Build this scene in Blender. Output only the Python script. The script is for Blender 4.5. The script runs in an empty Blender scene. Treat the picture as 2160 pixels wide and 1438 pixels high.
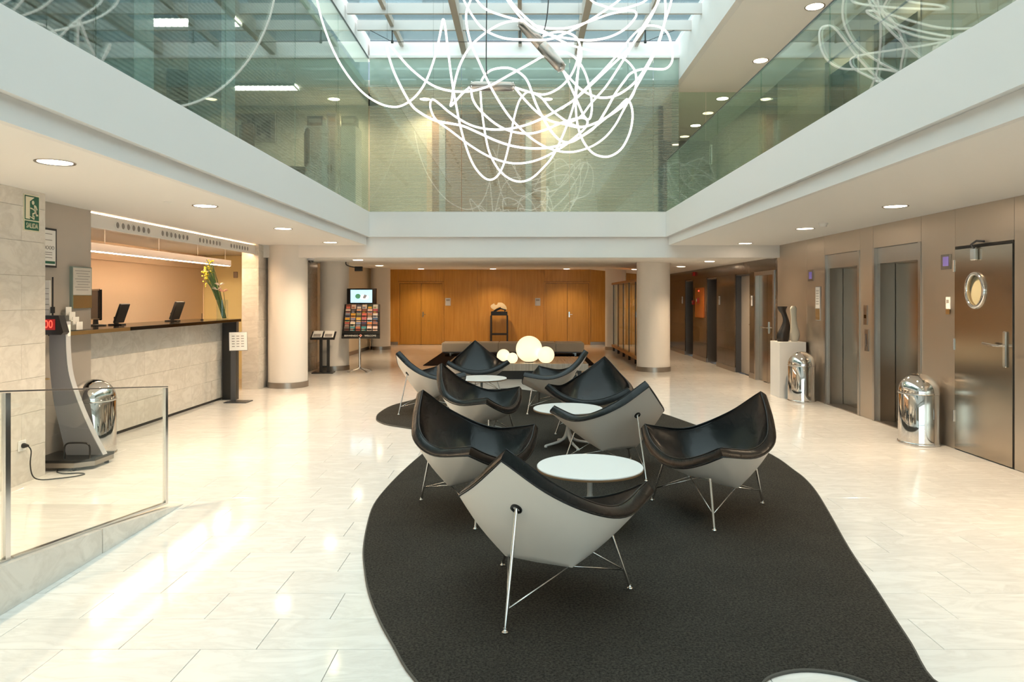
import bpy, math, random
import numpy as np
from mathutils import Vector, Matrix

random.seed(7)
SC = bpy.context.scene
COL = SC.collection
PI = math.pi

# ------------------------------------------------------------------ camera, sky, exposure
CH = 1.58                       # eye height
F = 1480.0                      # focal length in photo pixels (2160 wide)
cam_d = bpy.data.cameras.new('camera')
cam_d.sensor_width = 36.0
cam_d.lens = F / 2160 * 36.0
cam_d.shift_x = -22 / 2160
cam_d.shift_y = -90 / 2160
cam_d.clip_end = 200
cam = bpy.data.objects.new('camera', cam_d)
cam.location = (0, 0, CH)
cam.rotation_euler = (PI / 2, 0, 0)
COL.objects.link(cam)
SC.camera = cam

world = bpy.data.worlds.new('sky')
SC.world = world
world.use_nodes = True
bg = world.node_tree.nodes['Background']
bg.inputs['Color'].default_value = (0.965, 0.985, 1.0, 1)
bg.inputs['Strength'].default_value = 3.5

pd = bpy.data.lights.new('roof_portal', 'AREA')
pd.shape = 'RECTANGLE'; pd.size = 5.5; pd.size_y = 14.4
pd.cycles.is_portal = True
po = bpy.data.objects.new('roof_portal', pd)
po.location = (0.02, 5.2, 6.28)
COL.objects.link(po)
pd2 = bpy.data.lights.new('added_entrance_portal', 'AREA')  # guides sky light through the entrance glazing added behind the camera
pd2.shape = 'RECTANGLE'; pd2.size = 6.8; pd2.size_y = 2.4
pd2.cycles.is_portal = True
po2 = bpy.data.objects.new('added_entrance_portal', pd2)
po2.location = (1.0, -4.45, 1.25); po2.rotation_euler = (PI / 2, 0, 0)
COL.objects.link(po2)

SC.view_settings.view_transform = 'Standard'
SC.view_settings.look = 'None'
SC.view_settings.gamma = 1
SC.view_settings.exposure = 0.3
SC.view_settings.use_curve_mapping = False
SC.cycles.max_bounces = 10
SC.cycles.transparent_max_bounces = 24
SC.cycles.sample_clamp_indirect = 6
SC.cycles.caustics_reflective = False
SC.cycles.caustics_refractive = False

# ------------------------------------------------------------------ materials
MATS = {}
def srgb(c):
    if isinstance(c, str):
        c = [int(c[i:i + 2], 16) / 255 for i in (0, 2, 4)]
    return tuple((x / 12.92 if x <= .04045 else ((x + .055) / 1.055) ** 2.4) for x in c) + (1,)

def mat(name, col, rough=.5, metal=0, spec=.5, emit=None, es=0, aniso=0, coat=0, tr=0):
    m = bpy.data.materials.new(name); m.use_nodes = True
    b = m.node_tree.nodes['Principled BSDF']
    b.inputs['Base Color'].default_value = srgb(col)
    b.inputs['Roughness'].default_value = rough
    b.inputs['Metallic'].default_value = metal
    b.inputs['Specular IOR Level'].default_value = spec
    b.inputs['Anisotropic'].default_value = aniso
    b.inputs['Coat Weight'].default_value = coat
    if emit:
        b.inputs['Emission Color'].default_value = srgb(emit)
        b.inputs['Emission Strength'].default_value = es
    MATS[name] = m
    return m

class NT:
    def __init__(s, m):
        s.t = m.node_tree; s.b = s.t.nodes.get('Principled BSDF')
    def n(s, typ, **kw):
        x = s.t.nodes.new(typ)
        for k, v in kw.items():
            if k.startswith('i_'):
                x.inputs[k[2:].replace('_', ' ')].default_value = v
            else:
                setattr(x, k, v)
        return x
    def l(s, a, b): s.t.links.new(a, b)
    def ramp(s, fac, stops):
        r = s.n('ShaderNodeValToRGB')
        e = r.color_ramp.elements
        e[0].position, e[0].color = stops[0][0], srgb(stops[0][1])
        e[1].position, e[1].color = stops[1][0], srgb(stops[1][1])
        for p, c in stops[2:]:
            q = e.new(p); q.color = srgb(c)
        s.l(fac, r.inputs[0]); return r.outputs[0]
    def math(s, op, a, b=None):
        x = s.n('ShaderNodeMath', operation=op)
        for i, v in enumerate((a, b)):
            if v is None: continue
            if isinstance(v, (int, float)): x.inputs[i].default_value = v
            else: s.l(v, x.inputs[i])
        return x.outputs[0]
    def mix(s, fac, a, b, mode='MIX'):
        x = s.n('ShaderNodeMix', data_type='RGBA', blend_type=mode)
        for i, v in ((0, fac), (6, a), (7, b)):
            if isinstance(v, (int, float)): x.inputs[i].default_value = v
            elif isinstance(v, tuple): x.inputs[i].default_value = v
            else: s.l(v, x.inputs[i])
        return x.outputs[2]
    def pos(s, scale=(1, 1, 1)):
        g = s.n('ShaderNodeNewGeometry'); mp = s.n('ShaderNodeMapping')
        mp.inputs['Scale'].default_value = scale
        s.l(g.outputs['Position'], mp.inputs[0]); return mp.outputs[0]
    def noise(s, vec, scale, detail=4, rough=.55, dist=0):
        x = s.n('ShaderNodeTexNoise', i_Scale=scale, i_Detail=detail, i_Roughness=rough, i_Distortion=dist)
        if vec is not None: s.l(vec, x.inputs['Vector'])
        return x.outputs[0]
    def bump(s, h, strength, dist=.01):
        x = s.n('ShaderNodeBump', i_Strength=strength, i_Distance=dist)
        s.l(h, x.inputs['Height']); s.l(x.outputs[0], s.b.inputs['Normal'])

def marble(name, base, vein, rough, scale=(1, 1, 1), amount=.5, tone=.06, rand=.05):
    m = mat(name, base, rough, spec=.5); t = NT(m)
    oi = t.n('ShaderNodeObjectInfo')
    off = t.n('ShaderNodeVectorMath', operation='SCALE'); t.l(oi.outputs['Random'], off.inputs['Scale'])
    off.inputs[0].default_value = (17, 31, 23)
    add = t.n('ShaderNodeVectorMath', operation='ADD')
    t.l(t.pos(scale), add.inputs[0]); t.l(off.outputs[0], add.inputs[1])
    n1 = t.noise(add.outputs[0], 2.2, 6, .6, 1.2)
    n2 = t.noise(add.outputs[0], 9, 5, .6, .4)
    v = t.math('SUBTRACT', n1, .5); v = t.math('ABSOLUTE', v); v = t.math('MULTIPLY', v, 9.0)
    v = t.math('SUBTRACT', 1.0, v); v = t.math('MAXIMUM', v, 0.0); v = t.math('MULTIPLY', v, n2)
    v = t.math('MULTIPLY', v, amount)
    c = t.mix(v, srgb(base), srgb(vein))
    k = t.math('MULTIPLY', t.math('SUBTRACT', n1, .5), tone * 4)
    r = t.math('MULTIPLY', t.math('SUBTRACT', oi.outputs['Random'], .5), rand * 2)
    k = t.math('ADD', t.math('ADD', k, r), 1.0)
    hs = t.n('ShaderNodeHueSaturation'); t.l(c, hs.inputs['Color']); t.l(k, hs.inputs['Value'])
    t.l(hs.outputs[0], t.b.inputs['Base Color'])
    return m

def wood(name, a, b, rough=.35, scale=(22, 22, 1.2), coat=.0):
    m = mat(name, a, rough, coat=coat); t = NT(m)
    oi = t.n('ShaderNodeObjectInfo')
    off = t.n('ShaderNodeVectorMath', operation='SCALE'); t.l(oi.outputs['Random'], off.inputs['Scale'])
    off.inputs[0].default_value = (40, 40, 10)
    add = t.n('ShaderNodeVectorMath', operation='ADD')
    t.l(t.pos(scale), add.inputs[0]); t.l(off.outputs[0], add.inputs[1])
    n = t.noise(add.outputs[0], 1.0, 5, .6, .3)
    t.l(t.ramp(n, [(.3, a), (.7, b)]), t.b.inputs['Base Color'])
    return m

def brushed(name, col, rough=.28, scale=(1, 1, 90), amt=.12, aniso=.6, bump=0.0):
    m = mat(name, col, rough, 1, aniso=aniso); t = NT(m)
    n = t.noise(t.pos(scale), 1.6, 3, .6)
    r = t.math('ADD', t.math('MULTIPLY', t.math('SUBTRACT', n, .5), amt), rough)
    t.l(r, t.b.inputs['Roughness'])
    return m

def glass(name, tint, f0=.06, stripes=None, gl=(0.92, .97, .95), frost=0.0, frostcol='c9d2cc'):
    """thin architectural pane: tinted see-through mixed with mirror reflection by angle"""
    m = bpy.data.materials.new(name); m.use_nodes = True; MATS[name] = m
    t = NT(m); nt = m.node_tree; nt.nodes.remove(t.b)
    out = nt.nodes['Material Output']
    tr = t.n('ShaderNodeBsdfTransparent'); tr.inputs[0].default_value = srgb(tint)
    g = t.n('ShaderNodeBsdfGlossy'); g.inputs['Roughness'].default_value = 0.0
    g.inputs['Color'].default_value = gl + (1,)
    lw = t.n('ShaderNodeLayerWeight'); lw.inputs['Blend'].default_value = .5
    f = t.math('POWER', lw.outputs['Facing'], 5.0)
    f = t.math('ADD', t.math('MULTIPLY', f, 1 - f0), f0)
    base = tr.outputs[0]
    if stripes or frost:
        d = t.n('ShaderNodeBsdfDiffuse'); d.inputs[0].default_value = srgb(frostcol)
        tl = t.n('ShaderNodeBsdfTranslucent'); tl.inputs[0].default_value = srgb(frostcol)
        ad = t.n('ShaderNodeMixShader'); ad.inputs[0].default_value = .5
        t.l(d.outputs[0], ad.inputs[1]); t.l(tl.outputs[0], ad.inputs[2])
        mx = t.n('ShaderNodeMixShader')
        if stripes:
            period, zmax, duty, op = stripes
            gm = t.n('ShaderNodeNewGeometry'); sp = t.n('ShaderNodeSeparateXYZ')
            t.l(gm.outputs['Position'], sp.inputs[0])
            fr = t.math('FRACT', t.math('DIVIDE', sp.outputs[2], period))
            on = t.math('LESS_THAN', fr, duty)
            on = t.math('MULTIPLY', on, t.math('LESS_THAN', sp.outputs[2], zmax))
            t.l(t.math('MULTIPLY', on, op), mx.inputs[0])
        else:
            mx.inputs[0].default_value = frost
        t.l(tr.outputs[0], mx.inputs[1]); t.l(ad.outputs[0], mx.inputs[2])
        base = mx.outputs[0]
    ms = t.n('ShaderNodeMixShader')
    t.l(f, ms.inputs[0]); t.l(base, ms.inputs[1]); t.l(g.outputs[0], ms.inputs[2])
    t.l(ms.outputs[0], out.inputs['Surface'])
    return m

marble('floor_marble', 'ebe8e3', 'bab3ab', .09, (1, 3.2, 1), .45, .035, .022)
MATS['floor_marble'].node_tree.nodes['Principled BSDF'].inputs['Specular IOR Level'].default_value = .55
marble('wall_marble', 'e4ded5', 'b3a99c', .22, (1, 1.4, 2.2), .5, .035, .04)
marble('grey_marble', 'a8a49c', '77716a', .12, (1, 1.5, 1.8), .6, .1, .08)
marble('dark_stone', '4a3d31', '6b5c4a', .16, (5, 5, .8), .8, .3, .22)
mat('white_paint', 'eeebe8', .6)
mat('beam_paint', 'd2cecb', .6)
mat('mullion_paint', 'b3aaa0', .6)
mat('ceiling_paint', 'f8f4ef', .7)
mat('column_paint', 'ece6df', .6)
mat('beige_paint', 'ddcdb4', .6)
mat('peach_paint', 'edd3b8', .6)
mat('upper_wall', 'cbc9bb', .7)
mat('grey_wall', '6e6c6a', .6)
mat('carpet_office', '5b5f5c', .9)
brushed('steel_panel', 'c8beb2', .40, (60, 60, 1), .08, .3)
brushed('steel_door', 'b4a899', .20, (1, 1, 70), .06, .75)
brushed('steel_frame', 'bdb8b2', .30, (60, 60, 1), .08, .4)
brushed('steel_soft', 'a39c95', .3, (60, 60, 1), .1, .3)
mat('chrome', 'e6e4e2', .045, 1)
mat('chrome_rod', 'd9d8d6', .16, 1)
mat('brass_edge', 'd8b985', .3, 1)
mat('grey_panel', 'b7b0a8', .38, .35)
mat('black_gloss', '0b0a0a', .12)
mat('black_satin', '12100f', .35)
mat('black_plastic', '161515', .45)
mat('dark_grey_metal', '55565a', .35, .6)
mat('grey_plastic', '7d7d81', .45)
mat('light_grey_plastic', 'b9babd', .45)
mat('paper', 'f2f0ec', .7)
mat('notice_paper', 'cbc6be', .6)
mat('print_grey', '8f8b88', .7)
mat('sign_green', '0d5a41', .45)
mat('sign_cream', 'e9e2c8', .5)
mat('table_white', 'f4f3f1', .25)
mat('table_edge', '9c7a58', .45)
mat('table_base', 'dcd9d4', .3)
mat('bench_fabric', 'efe3d2', .8)
mat('screen_blue', '9fc4d8', .3, emit='a8cfe6', es=1.2)
mat('screen_green', '4f8a63', .3, emit='4f8a63', es=.7)
mat('screen_grey', '8a8480', .3, emit='8a8480', es=.7)
mat('screen_white', 'e8eef2', .3, emit='e8eef2', es=1.0)
mat('led_red', 'ff2010', .4, emit='ff4a36', es=2.2)
mat('led_bg', '7a0d0a', .4, emit='c40d0a', es=.35)
mat('indicator_violet', '7a6fb0', .3, emit='7a6ab8', es=.25)
mat('red_plastic', 'b3201c', .4)
mat('orange_panel', 'a85a1e', .25)
mat('downlight_glow', 'fff1dc', .4, emit='ffe6c8', es=14)
mat('downlight_glow_dim', 'fff1dc', .4, emit='ffe2bd', es=12)
mat('cove_glow', 'ffe9cf', .4, emit='ffc890', es=60)
mat('cove_glow_inner', 'ffe9cf', .4, emit='ffd2a4', es=22)
mat('bar_glow', 'ffe9cf', .4, emit='ffe0ba', es=48)
mat('office_glow', 'ffffff', .4, emit='fff4e0', es=24)
mat('tube_glow', 'ffffff', .4, emit='fff8ef', es=1.3)
mat('globe_glow', 'fff3da', .3, emit='ffeac0', es=.75)
mat('cable', '2b2b2c', .5)
mat('stem_green', '24451a', .5)
mat('leaf_green', '2f5522', .5)
mat('petal_white', 'f3e6dc', .5)
mat('petal_pink', 'eeb9a8', .5)
mat('petal_yellow', 'd9c63a', .5)
mat('stone_cream', 'e6d3b0', .55)
mat('stone_white', 'e4dccb', .5)
mat('bronze_dark', '2a221d', .35)
mat('vitrine_wood', 'a8743f', .4)
mat('facade', '46535c', .9)
mat('outside_glass', '5a6b76', .1)
glass('roof_glass', 'e6f2f2', .05)
glass('screen_glass', 'ecf4f0', .08, (.0275, 5.335, .66, .27), frostcol='d3dbd3')
glass('office_glass', 'e6f1ec', .08, (.036, 5.78, .6, .16), frostcol='c8d2ca')
glass('rail_glass', 'e2f0ea', .07)
glass('clear_glass', 'fbfdfc', .03)
glass('frosted_glass', 'f2ecd0', .05, frost=.92, frostcol='f6eecb')
glass('spandrel_glass', 'd6e6e0', .08, frost=.7, frostcol='c4d6cd')
wood('wood_wall', 'b27a2b', 'c6913f', .32)
wood('wood_door', 'ae7b2b', 'c28d3a', .32)
wood('wood_dark', '2a1a12', '3a251a', .3)
wood('zebra_wood', '8f867b', 'b3aba0', .22, (60, 1, 1))
def leather_mat():
    m = mat('black_leather', '060709', .3, spec=.34); t = NT(m)
    tc = t.n('ShaderNodeTexCoord')
    n = t.noise(tc.outputs['Object'], 11, 3, .5, .8)
    n2 = t.noise(tc.outputs['Object'], 160, 2)
    h = t.math('ADD', t.math('MULTIPLY', n, 1.0), t.math('MULTIPLY', n2, .05))
    t.bump(h, .10, .03)
    r = t.math('ADD', t.math('MULTIPLY', n, .10), .20); t.l(r, t.b.inputs['Roughness'])
leather_mat()
mat('shell_white', 'f1e7dc', .45)
def rug_mat(name, a, b):
    m = mat(name, a, .95, spec=.1); t = NT(m)
    p = t.pos()
    n = t.noise(p, 85, 4, .75); n2 = t.noise(p, 3, 3)
    c = t.ramp(n, [(.38, a), (.62, b)])
    hs = t.n('ShaderNodeHueSaturation'); t.l(c, hs.inputs['Color'])
    t.l(t.math('ADD', t.math('MULTIPLY', n2, .4), .8), hs.inputs['Value'])
    t.l(hs.outputs[0], t.b.inputs['Base Color']); t.bump(n, .9, .012)
rug_mat('rug_grey', '282623', '4c4841')
rug_mat('rug_black', '17100e', '271b17')
mat('rug_stitch', '524f49', .9)

# ------------------------------------------------------------------ mesh builder
class MB:
    def __init__(s): s.v = []; s.f = []; s.m = []; s.ms = []; s.sm = False
    def _mi(s, m):
        if m not in s.ms: s.ms.append(m)
        return s.ms.index(m)
    def add(s, vs, fs, m, T=None):
        o = len(s.v)
        for p in vs:
            if T is not None:
                p = T @ Vector(p)
            s.v.append((p[0], p[1], p[2]))
        k = s._mi(m)
        for f in fs:
            s.f.append([o + i for i in f]); s.m.append(k)
        return s
    def box(s, x0, x1, y0, y1, z0, z1, m, T=None, bev=0.0):
        if x1 < x0: x0, x1 = x1, x0
        if y1 < y0: y0, y1 = y1, y0
        if z1 < z0: z0, z1 = z1, z0
        if bev <= 0:
            vs = [(x0, y0, z0), (x1, y0, z0), (x1, y1, z0), (x0, y1, z0), (x0, y0, z1), (x1, y0, z1), (x1, y1, z1), (x0, y1, z1)]
            fs = [(0, 3, 2, 1), (4, 5, 6, 7), (0, 1, 5, 4), (1, 2, 6, 5), (2, 3, 7, 6), (3, 0, 4, 7)]
            return s.add(vs, fs, m, T)
        b = min(bev, (x1 - x0) * .49, (y1 - y0) * .49, (z1 - z0) * .49)
        rings = []
        def rect(ix, z):
            return [(x0 + ix, y0 + b, z), (x0 + b, y0 + ix, z), (x1 - b, y0 + ix, z), (x1 - ix, y0 + b, z),
                    (x1 - ix, y1 - b, z), (x1 - b, y1 - ix, z), (x0 + b, y1 - ix, z), (x0 + ix, y1 - b, z)]
        R = [rect(b, z0), rect(0, z0 + b), rect(0, z1 - b), rect(b, z1)]
        vs = [p for r in R for p in r]; fs = [tuple(range(7, -1, -1)), tuple(range(24, 32))]
        for k in range(3):
            for i in range(8):
                j = (i + 1) % 8
                fs.append((k * 8 + i, k * 8 + j, k * 8 + 8 + j, k * 8 + 8 + i))
        return s.add(vs, fs, m, T)
    def lathe(s, prof, m, n=24, c=(0, 0, 0), T=None, cap=True):
        vs = []; fs = []
        for r, z in prof:
            for i in range(n):
                a = 2 * PI * i / n
                vs.append((c[0] + r * math.cos(a), c[1] + r * math.sin(a), c[2] + z))
        for k in range(len(prof) - 1):
            for i in range(n):
                j = (i + 1) % n
                fs.append((k * n + i, k * n + j, k * n + n + j, k * n + n + i))
        if cap:
            fs.append(tuple(range(n - 1, -1, -1))); L = (len(prof) - 1) * n
            fs.append(tuple(range(L, L + n)))
        return s.add(vs, fs, m, T)
    def tube(s, pts, r, m, n=8, closed=False, T=None):
        P = [Vector(p) for p in pts]; N = len(P)
        rr = r if isinstance(r, (list, tuple)) else [r] * N
        vs = []; fs = []; up = None
        for i in range(N):
            if closed: d = P[(i + 1) % N] - P[i - 1]
            else: d = P[min(i + 1, N - 1)] - P[max(i - 1, 0)]
            d.normalize()
            if up is None:
                up = d.orthogonal().normalized()
            else:
                up = (up - d * up.dot(d))
                if up.length < 1e-6: up = d.orthogonal()
                up.normalize()
            w = d.cross(up)
            for k in range(n):
                a = 2 * PI * k / n
                q = P[i] + (up * math.cos(a) + w * math.sin(a)) * rr[i]
                vs.append(tuple(q))
        for i in range(N if closed else N - 1):
            a, b = i * n, ((i + 1) % N) * n
            for k in range(n):
                j = (k + 1) % n
                fs.append((a + k, a + j, b + j, b + k))
        if not closed:
            fs.append(tuple(range(n - 1, -1, -1))); fs.append(tuple(range((N - 1) * n, N * n)))
        return s.add(vs, fs, m, T)
    def prism(s, outline, axis, a, b, m, T=None):
        """outline: 2D points (ccw), extruded along axis from a to b"""
        def P(u, v, w):
            return {'x': (w, u, v), 'y': (u, w, v), 'z': (u, v, w)}[axis]
        n = len(outline)
        vs = [P(u, v, a) for u, v in outline] + [P(u, v, b) for u, v in outline]
        fs = [tuple(range(n - 1, -1, -1)), tuple(range(n, 2 * n))]
        for i in range(n):
            j = (i + 1) % n
            fs.append((i, j, n + j, n + i))
        return s.add(vs, fs, m, T)
    def sphere(s, c, r, m, nu=24, nv=14, sc=(1, 1, 1), T=None):
        prof = []
        vs = [(c[0], c[1], c[2] - r * sc[2])]; fs = []
        for k in range(1, nv):
            a = -PI / 2 + PI * k / nv
            for i in range(nu):
                b = 2 * PI * i / nu
                vs.append((c[0] + r * sc[0] * math.cos(a) * math.cos(b), c[1] + r * sc[1] * math.cos(a) * math.sin(b), c[2] + r * sc[2] * math.sin(a)))
        vs.append((c[0], c[1], c[2] + r * sc[2]))
        for i in range(nu):
            j = (i + 1) % nu
            fs.append((0, 1 + j, 1 + i)); L = 1 + (nv - 2) * nu
            fs.append((L + i, L + j, len(vs) - 1))
            for k in range(nv - 2):
                fs.append((1 + k * nu + i, 1 + k * nu + j, 1 + k * nu + nu + j, 1 + k * nu + nu + i))
        return s.add(vs, fs, m, T)
    def mesh(s, name, smooth=False, ang=None):
        me = bpy.data.meshes.new(name)
        me.from_pydata(s.v, [], s.f)
        for m in s.ms: me.materials.append(MATS[m])
        me.polygons.foreach_set('material_index', s.m)
        me.validate(); me.update()
        import bmesh
        bm = bmesh.new(); bm.from_mesh(me)
        bmesh.ops.recalc_face_normals(bm, faces=bm.faces); bm.to_mesh(me); bm.free()
        if smooth:
            me.polygons.foreach_set('use_smooth', [True] * len(me.polygons))
            if ang is not None:
                try: me.set_sharp_from_angle(angle=math.radians(ang))
                except Exception: pass
        return me
    def build(s, name, parent=None, smooth=False, ang=40, label=None):
        o = bpy.data.objects.new(name, s.mesh(name, smooth, ang)); COL.objects.link(o)
        if parent is not None: o.parent = parent
        if label: o['label'] = label
        return o

def tag(o, label, cat, group=None):
    o['label'] = label; o['category'] = cat
    if group: o['group'] = group
    return o
def thing(name, label, cat, loc=(0, 0, 0), rz=0, group=None):
    o = bpy.data.objects.new(name, None); COL.objects.link(o)
    o.empty_display_size = .1
    o.location = loc; o.rotation_euler = (0, 0, rz)
    return tag(o, label, cat, group)
def struct(o, label=None, cat=None):
    o['kind'] = 'structure'
    if label: o['label'] = label
    if cat: o['category'] = cat
    return o
def copy_tree(o, parent=None):
    c = o.copy(); COL.objects.link(c)
    if parent is not None: c.parent = parent
    for ch in o.children: copy_tree(ch, c)
    return c
def text_mesh(txt, size, mname, name, align='CENTER', ext=.001, sx=1.0):
    cu = bpy.data.curves.new(name, 'FONT'); cu.body = txt; cu.size = size; cu.extrude = ext
    cu.align_x = align; cu.align_y = 'CENTER'; cu.resolution_u = 3
    o = bpy.data.objects.new(name, cu); COL.objects.link(o)
    dg = bpy.context.evaluated_depsgraph_get()
    me = bpy.data.meshes.new_from_object(o.evaluated_get(dg)); me.name = name
    bpy.data.objects.remove(o)
    me.materials.clear(); me.materials.append(MATS[mname])
    if sx != 1: me.transform(Matrix.Diagonal((sx, 1, 1, 1)))
    return me
def put(name, me, parent, loc, rot=(0, 0, 0)):
    o = bpy.data.objects.new(name, me); COL.objects.link(o)
    if parent is not None: o.parent = parent
    o.location = loc; o.rotation_euler = rot
    return o
def catmull(P, per=8):
    P = [Vector(p) for p in P]; out = []
    for i in range(len(P) - 1):
        a = P[i - 1] if i > 0 else P[0] * 2 - P[1]
        b, c = P[i], P[i + 1]
        d = P[i + 2] if i + 2 < len(P) else P[-1] * 2 - P[-2]
        for k in range(per):
            t = k / per
            out.append(.5 * ((2 * b) + (c - a) * t + (2 * a - 5 * b + 4 * c - d) * t * t + (3 * b - a - 3 * c + d) * t ** 3))
    out.append(P[-1].copy())
    return out
ROTP = (PI / 2, 0, PI / 2)      # text/plate lying in a wall of constant x, read from +x
ROTM = (PI / 2, 0, -PI / 2)     # read from -x

# ------------------------------------------------------------------ key dimensions
XR, XLM = 4.54, -4.27           # right wall, left marble wall
CZ = 2.515                      # lobby ceiling
AL, AR, AF, AN = -2.69, 2.52, 12.33, -2.0   # atrium opening
Z2 = 3.10                       # upper floor level
BACK = 23.86
YB = 12.40                      # where the lower rear ceiling starts
def rear_z(y, x=0): return 2.31 + .25 * (y - YB) / (BACK - YB)

# ------------------------------------------------------------------ floor
fl = MB().box(-8.3, 5.3, -4.4, 24.3, -.16, -.02, 'grey_marble').build('floor')
struct(fl, 'white marble tile floor of the lobby', 'floor')
RW, TL = .30, .62
tile_me = {}
def tile_mesh(w, d):
    k = (round(w, 3), round(d, 3))
    if k not in tile_me:
        tile_me[k] = MB().box(0, w, 0, d, -.02, 0, 'floor_marble', bev=.0012).mesh('tile')
    return tile_me[k]
rest = MB(); nt = 0
row = 0; y = 2.56
def rows():
    k = -23
    while 2.56 + k * RW < 24.0:
        yield k, 2.56 + k * RW; k += 1
g = .0014
for k, y in rows():
    off = (.37 * k) % TL
    x = -7.9 - off
    while x < 4.55:
        x0, x1 = max(x, -7.9), min(x + TL, 4.6)
        near = (2.5 < y < 7.6 and x1 > -4.35 and x0 < 4.55) and abs((x0 + x1) / 2 + .03) < .78 * y + .5
        if x1 - x0 > .05:
            if near and nt < 300:
                put('tile', tile_mesh(x1 - x0 - 2 * g, RW - 2 * g), fl, (x0 + g, y + g, 0)); nt += 1
            else:
                rest.box(x0 + g, x1 - g, y + g, y + RW - g, -.02, 0, 'floor_marble')
        x += TL
r_ = rest.build('tiles', fl); r_['kind'] = 'stuff'

# ramp on the left
def ramp_z(y): return max(0.0, min(.62, (5.38 - y) * .111))
rm = MB()
rm.prism([(5.38, 0.002), (-.2, ramp_z(-.2)), (-4.1, ramp_z(-4)), (-4.1, 0.001), (5.38, .001)], 'x', XLM, -2.71, 'floor_marble')
ramp = rm.build('ramp'); tag(ramp, 'pale marble ramp rising behind the glass railing', 'ramp')
struct(ramp)
kb = MB()
for a, b in ((5.38, 4.35), (4.34, 3.45), (3.44, 2.5), (2.49, 1.2), (1.19, -.2)):
    o = MB().prism([(a, .001), (b, .001), (b, ramp_z(b) + .035), (a, ramp_z(a) + (.035 if a < 5.3 else .004))], 'x', -2.71, -2.60, 'wall_marble')
    o.build('kerb_stone', ramp)

# ------------------------------------------------------------------ walls helper
def wall_x(x0, x1, y0, y1, z0, z1, m, openings=()):
    b = MB(); cur = y0
    for a, c, h in sorted(openings):
        if a > cur: b.box(x0, x1, cur, a, z0, z1, m)
        b.box(x0, x1, a, c, h, z1, m); cur = c
    if cur < y1: b.box(x0, x1, cur, y1, z0, z1, m)
    return b

# right wall: steel part and dark stone part
DOOR = (6.476, 7.36, 2.118); E2 = (7.986, 9.083, 2.225); E1 = (9.437, 10.55, 2.225)
SD = (12.62, 13.69, 2.09); BD = (14.03, 15.0, 2.076); O1 = (16.4, 17.3, 2.07); O2 = (18.67, 19.6, 2.07)
wr = struct(wall_x(XR + .02, XR + .30, -4.1, 12.49, 0, CZ + .02, 'grey_wall', (DOOR, E2, E1)).build('wall_right'),
            'brushed steel clad wall with the lift doors', 'wall')
segs = [(-4.1, -2.9), (-2.9, -1.7), (-1.7, -.5), (-.5, .7), (.7, 1.9), (1.9, 3.1), (3.1, 4.2), (4.2, 5.34), (5.34, 6.476), (7.36, 7.986), (9.083, 9.437), (10.55, 11.2), (11.2, 12.49)]
for a, b in segs:
    MB().box(XR, XR + .022, a + .002, b - .002, .004, CZ, 'steel_panel', bev=.001).build('panel', wr)
for a, b, h in (DOOR, E2, E1):
    MB().box(XR, XR + .022, a + .002, b - .002, h + .003, CZ, 'steel_panel', bev=.001).build('panel', wr)
wk = struct(wall_x(XR + .02, XR + .5, 12.49, BACK + .2, 0, 2.6, 'dark_stone', (SD, BD, O1, O2)).build('wall_rear_right'),
            'dark brown polished stone wall beyond the lifts', 'wall')
struct(MB().box(XR + .5, XR + .6, -4.3, BACK + .3, 0, 5.5, 'grey_wall').build('wall_right_outer'), 'outer skin behind the right wall', 'wall')
zr = [.10, .46, .85, 1.24, 1.65, 2.09, 2.32]
cols_ = [(12.49, 12.62), (12.62, 13.69), (13.69, 14.03), (14.03, 15.0), (15.0, 15.7), (15.7, 16.4), (16.4, 17.3), (17.3, 18.0), (18.0, 18.67), (18.67, 19.6), (19.6, 20.4), (20.4, 21.2), (21.2, 22.0), (22.0, 22.9), (22.9, BACK)]
opn = {12.62: 2.09, 14.03: 2.09, 16.4: 2.09, 18.67: 2.09}
for a, b in cols_:
    for z0, z1 in zip(zr[:-1], zr[1:]):
        if a in opn and z1 <= 2.1: continue
        MB().box(XR, XR + .022, a + .001, b - .001, z0 + .001, z1 - .001, 'dark_stone', bev=.0008).build('stone_slab', wk)
    if a not in opn:
        MB().box(XR - .012, XR + .022, a, b, 0, .1, 'vitrine_wood' if False else 'steel_soft').build('baseboard', wk)

# dark door recesses
def recess(name, op, depth, label, doormat, jamb):
    a, b, h = op
    t = thing(name, label, 'door', (XR + .02, (a + b) / 2, 0)); struct(t)
    w = (b - a) / 2
    MB().box(0, depth, -w, -w + .03, 0, h, jamb).box(0, depth, w - .03, w, 0, h, jamb).box(0, depth, -w + .03, w - .03, h - .03, h, jamb).build('door_frame', t)
    d = MB().box(depth - .05, depth, -w + .03, w - .03, .005, h - .03, doormat).build('door_leaf', t)
    hx = depth - .06
    MB().box(hx - .005, hx + .01, -w + .09, -w + .13, .95, 1.15, 'chrome_rod').tube([(hx, -w + .11, 1.05), (hx - .05, -w + .11, 1.05), (hx - .05, -w + .24, 1.05)], .009, 'chrome_rod').build('door_handle', d)
    return t
recess('door_1', BD, .16, 'beige door in the dark stone wall beside the steel double door', 'grey_panel', 'dark_grey_metal')
recess('door_2', O1, .34, 'dark recessed doorway right of the orange fire cabinet', 'bronze_dark', 'steel_soft')
recess('door_3', O2, .34, 'dark recessed doorway left of the orange fire cabinet', 'bronze_dark', 'steel_soft')
a, b, h = SD
t = thing('door_4', 'brushed steel door with long lever behind the white plinth', 'door', (XR + .02, (a + b) / 2, 0)); struct(t)
w = (b - a) / 2
MB().box(-.04, .1, -w, -w + .07, 0, h, 'steel_frame').box(-.04, .1, w - .07, w, 0, h, 'steel_frame').box(-.04, .1, -w + .07, w - .07, h - .07, h, 'steel_frame').build('door_frame', t)
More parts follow.
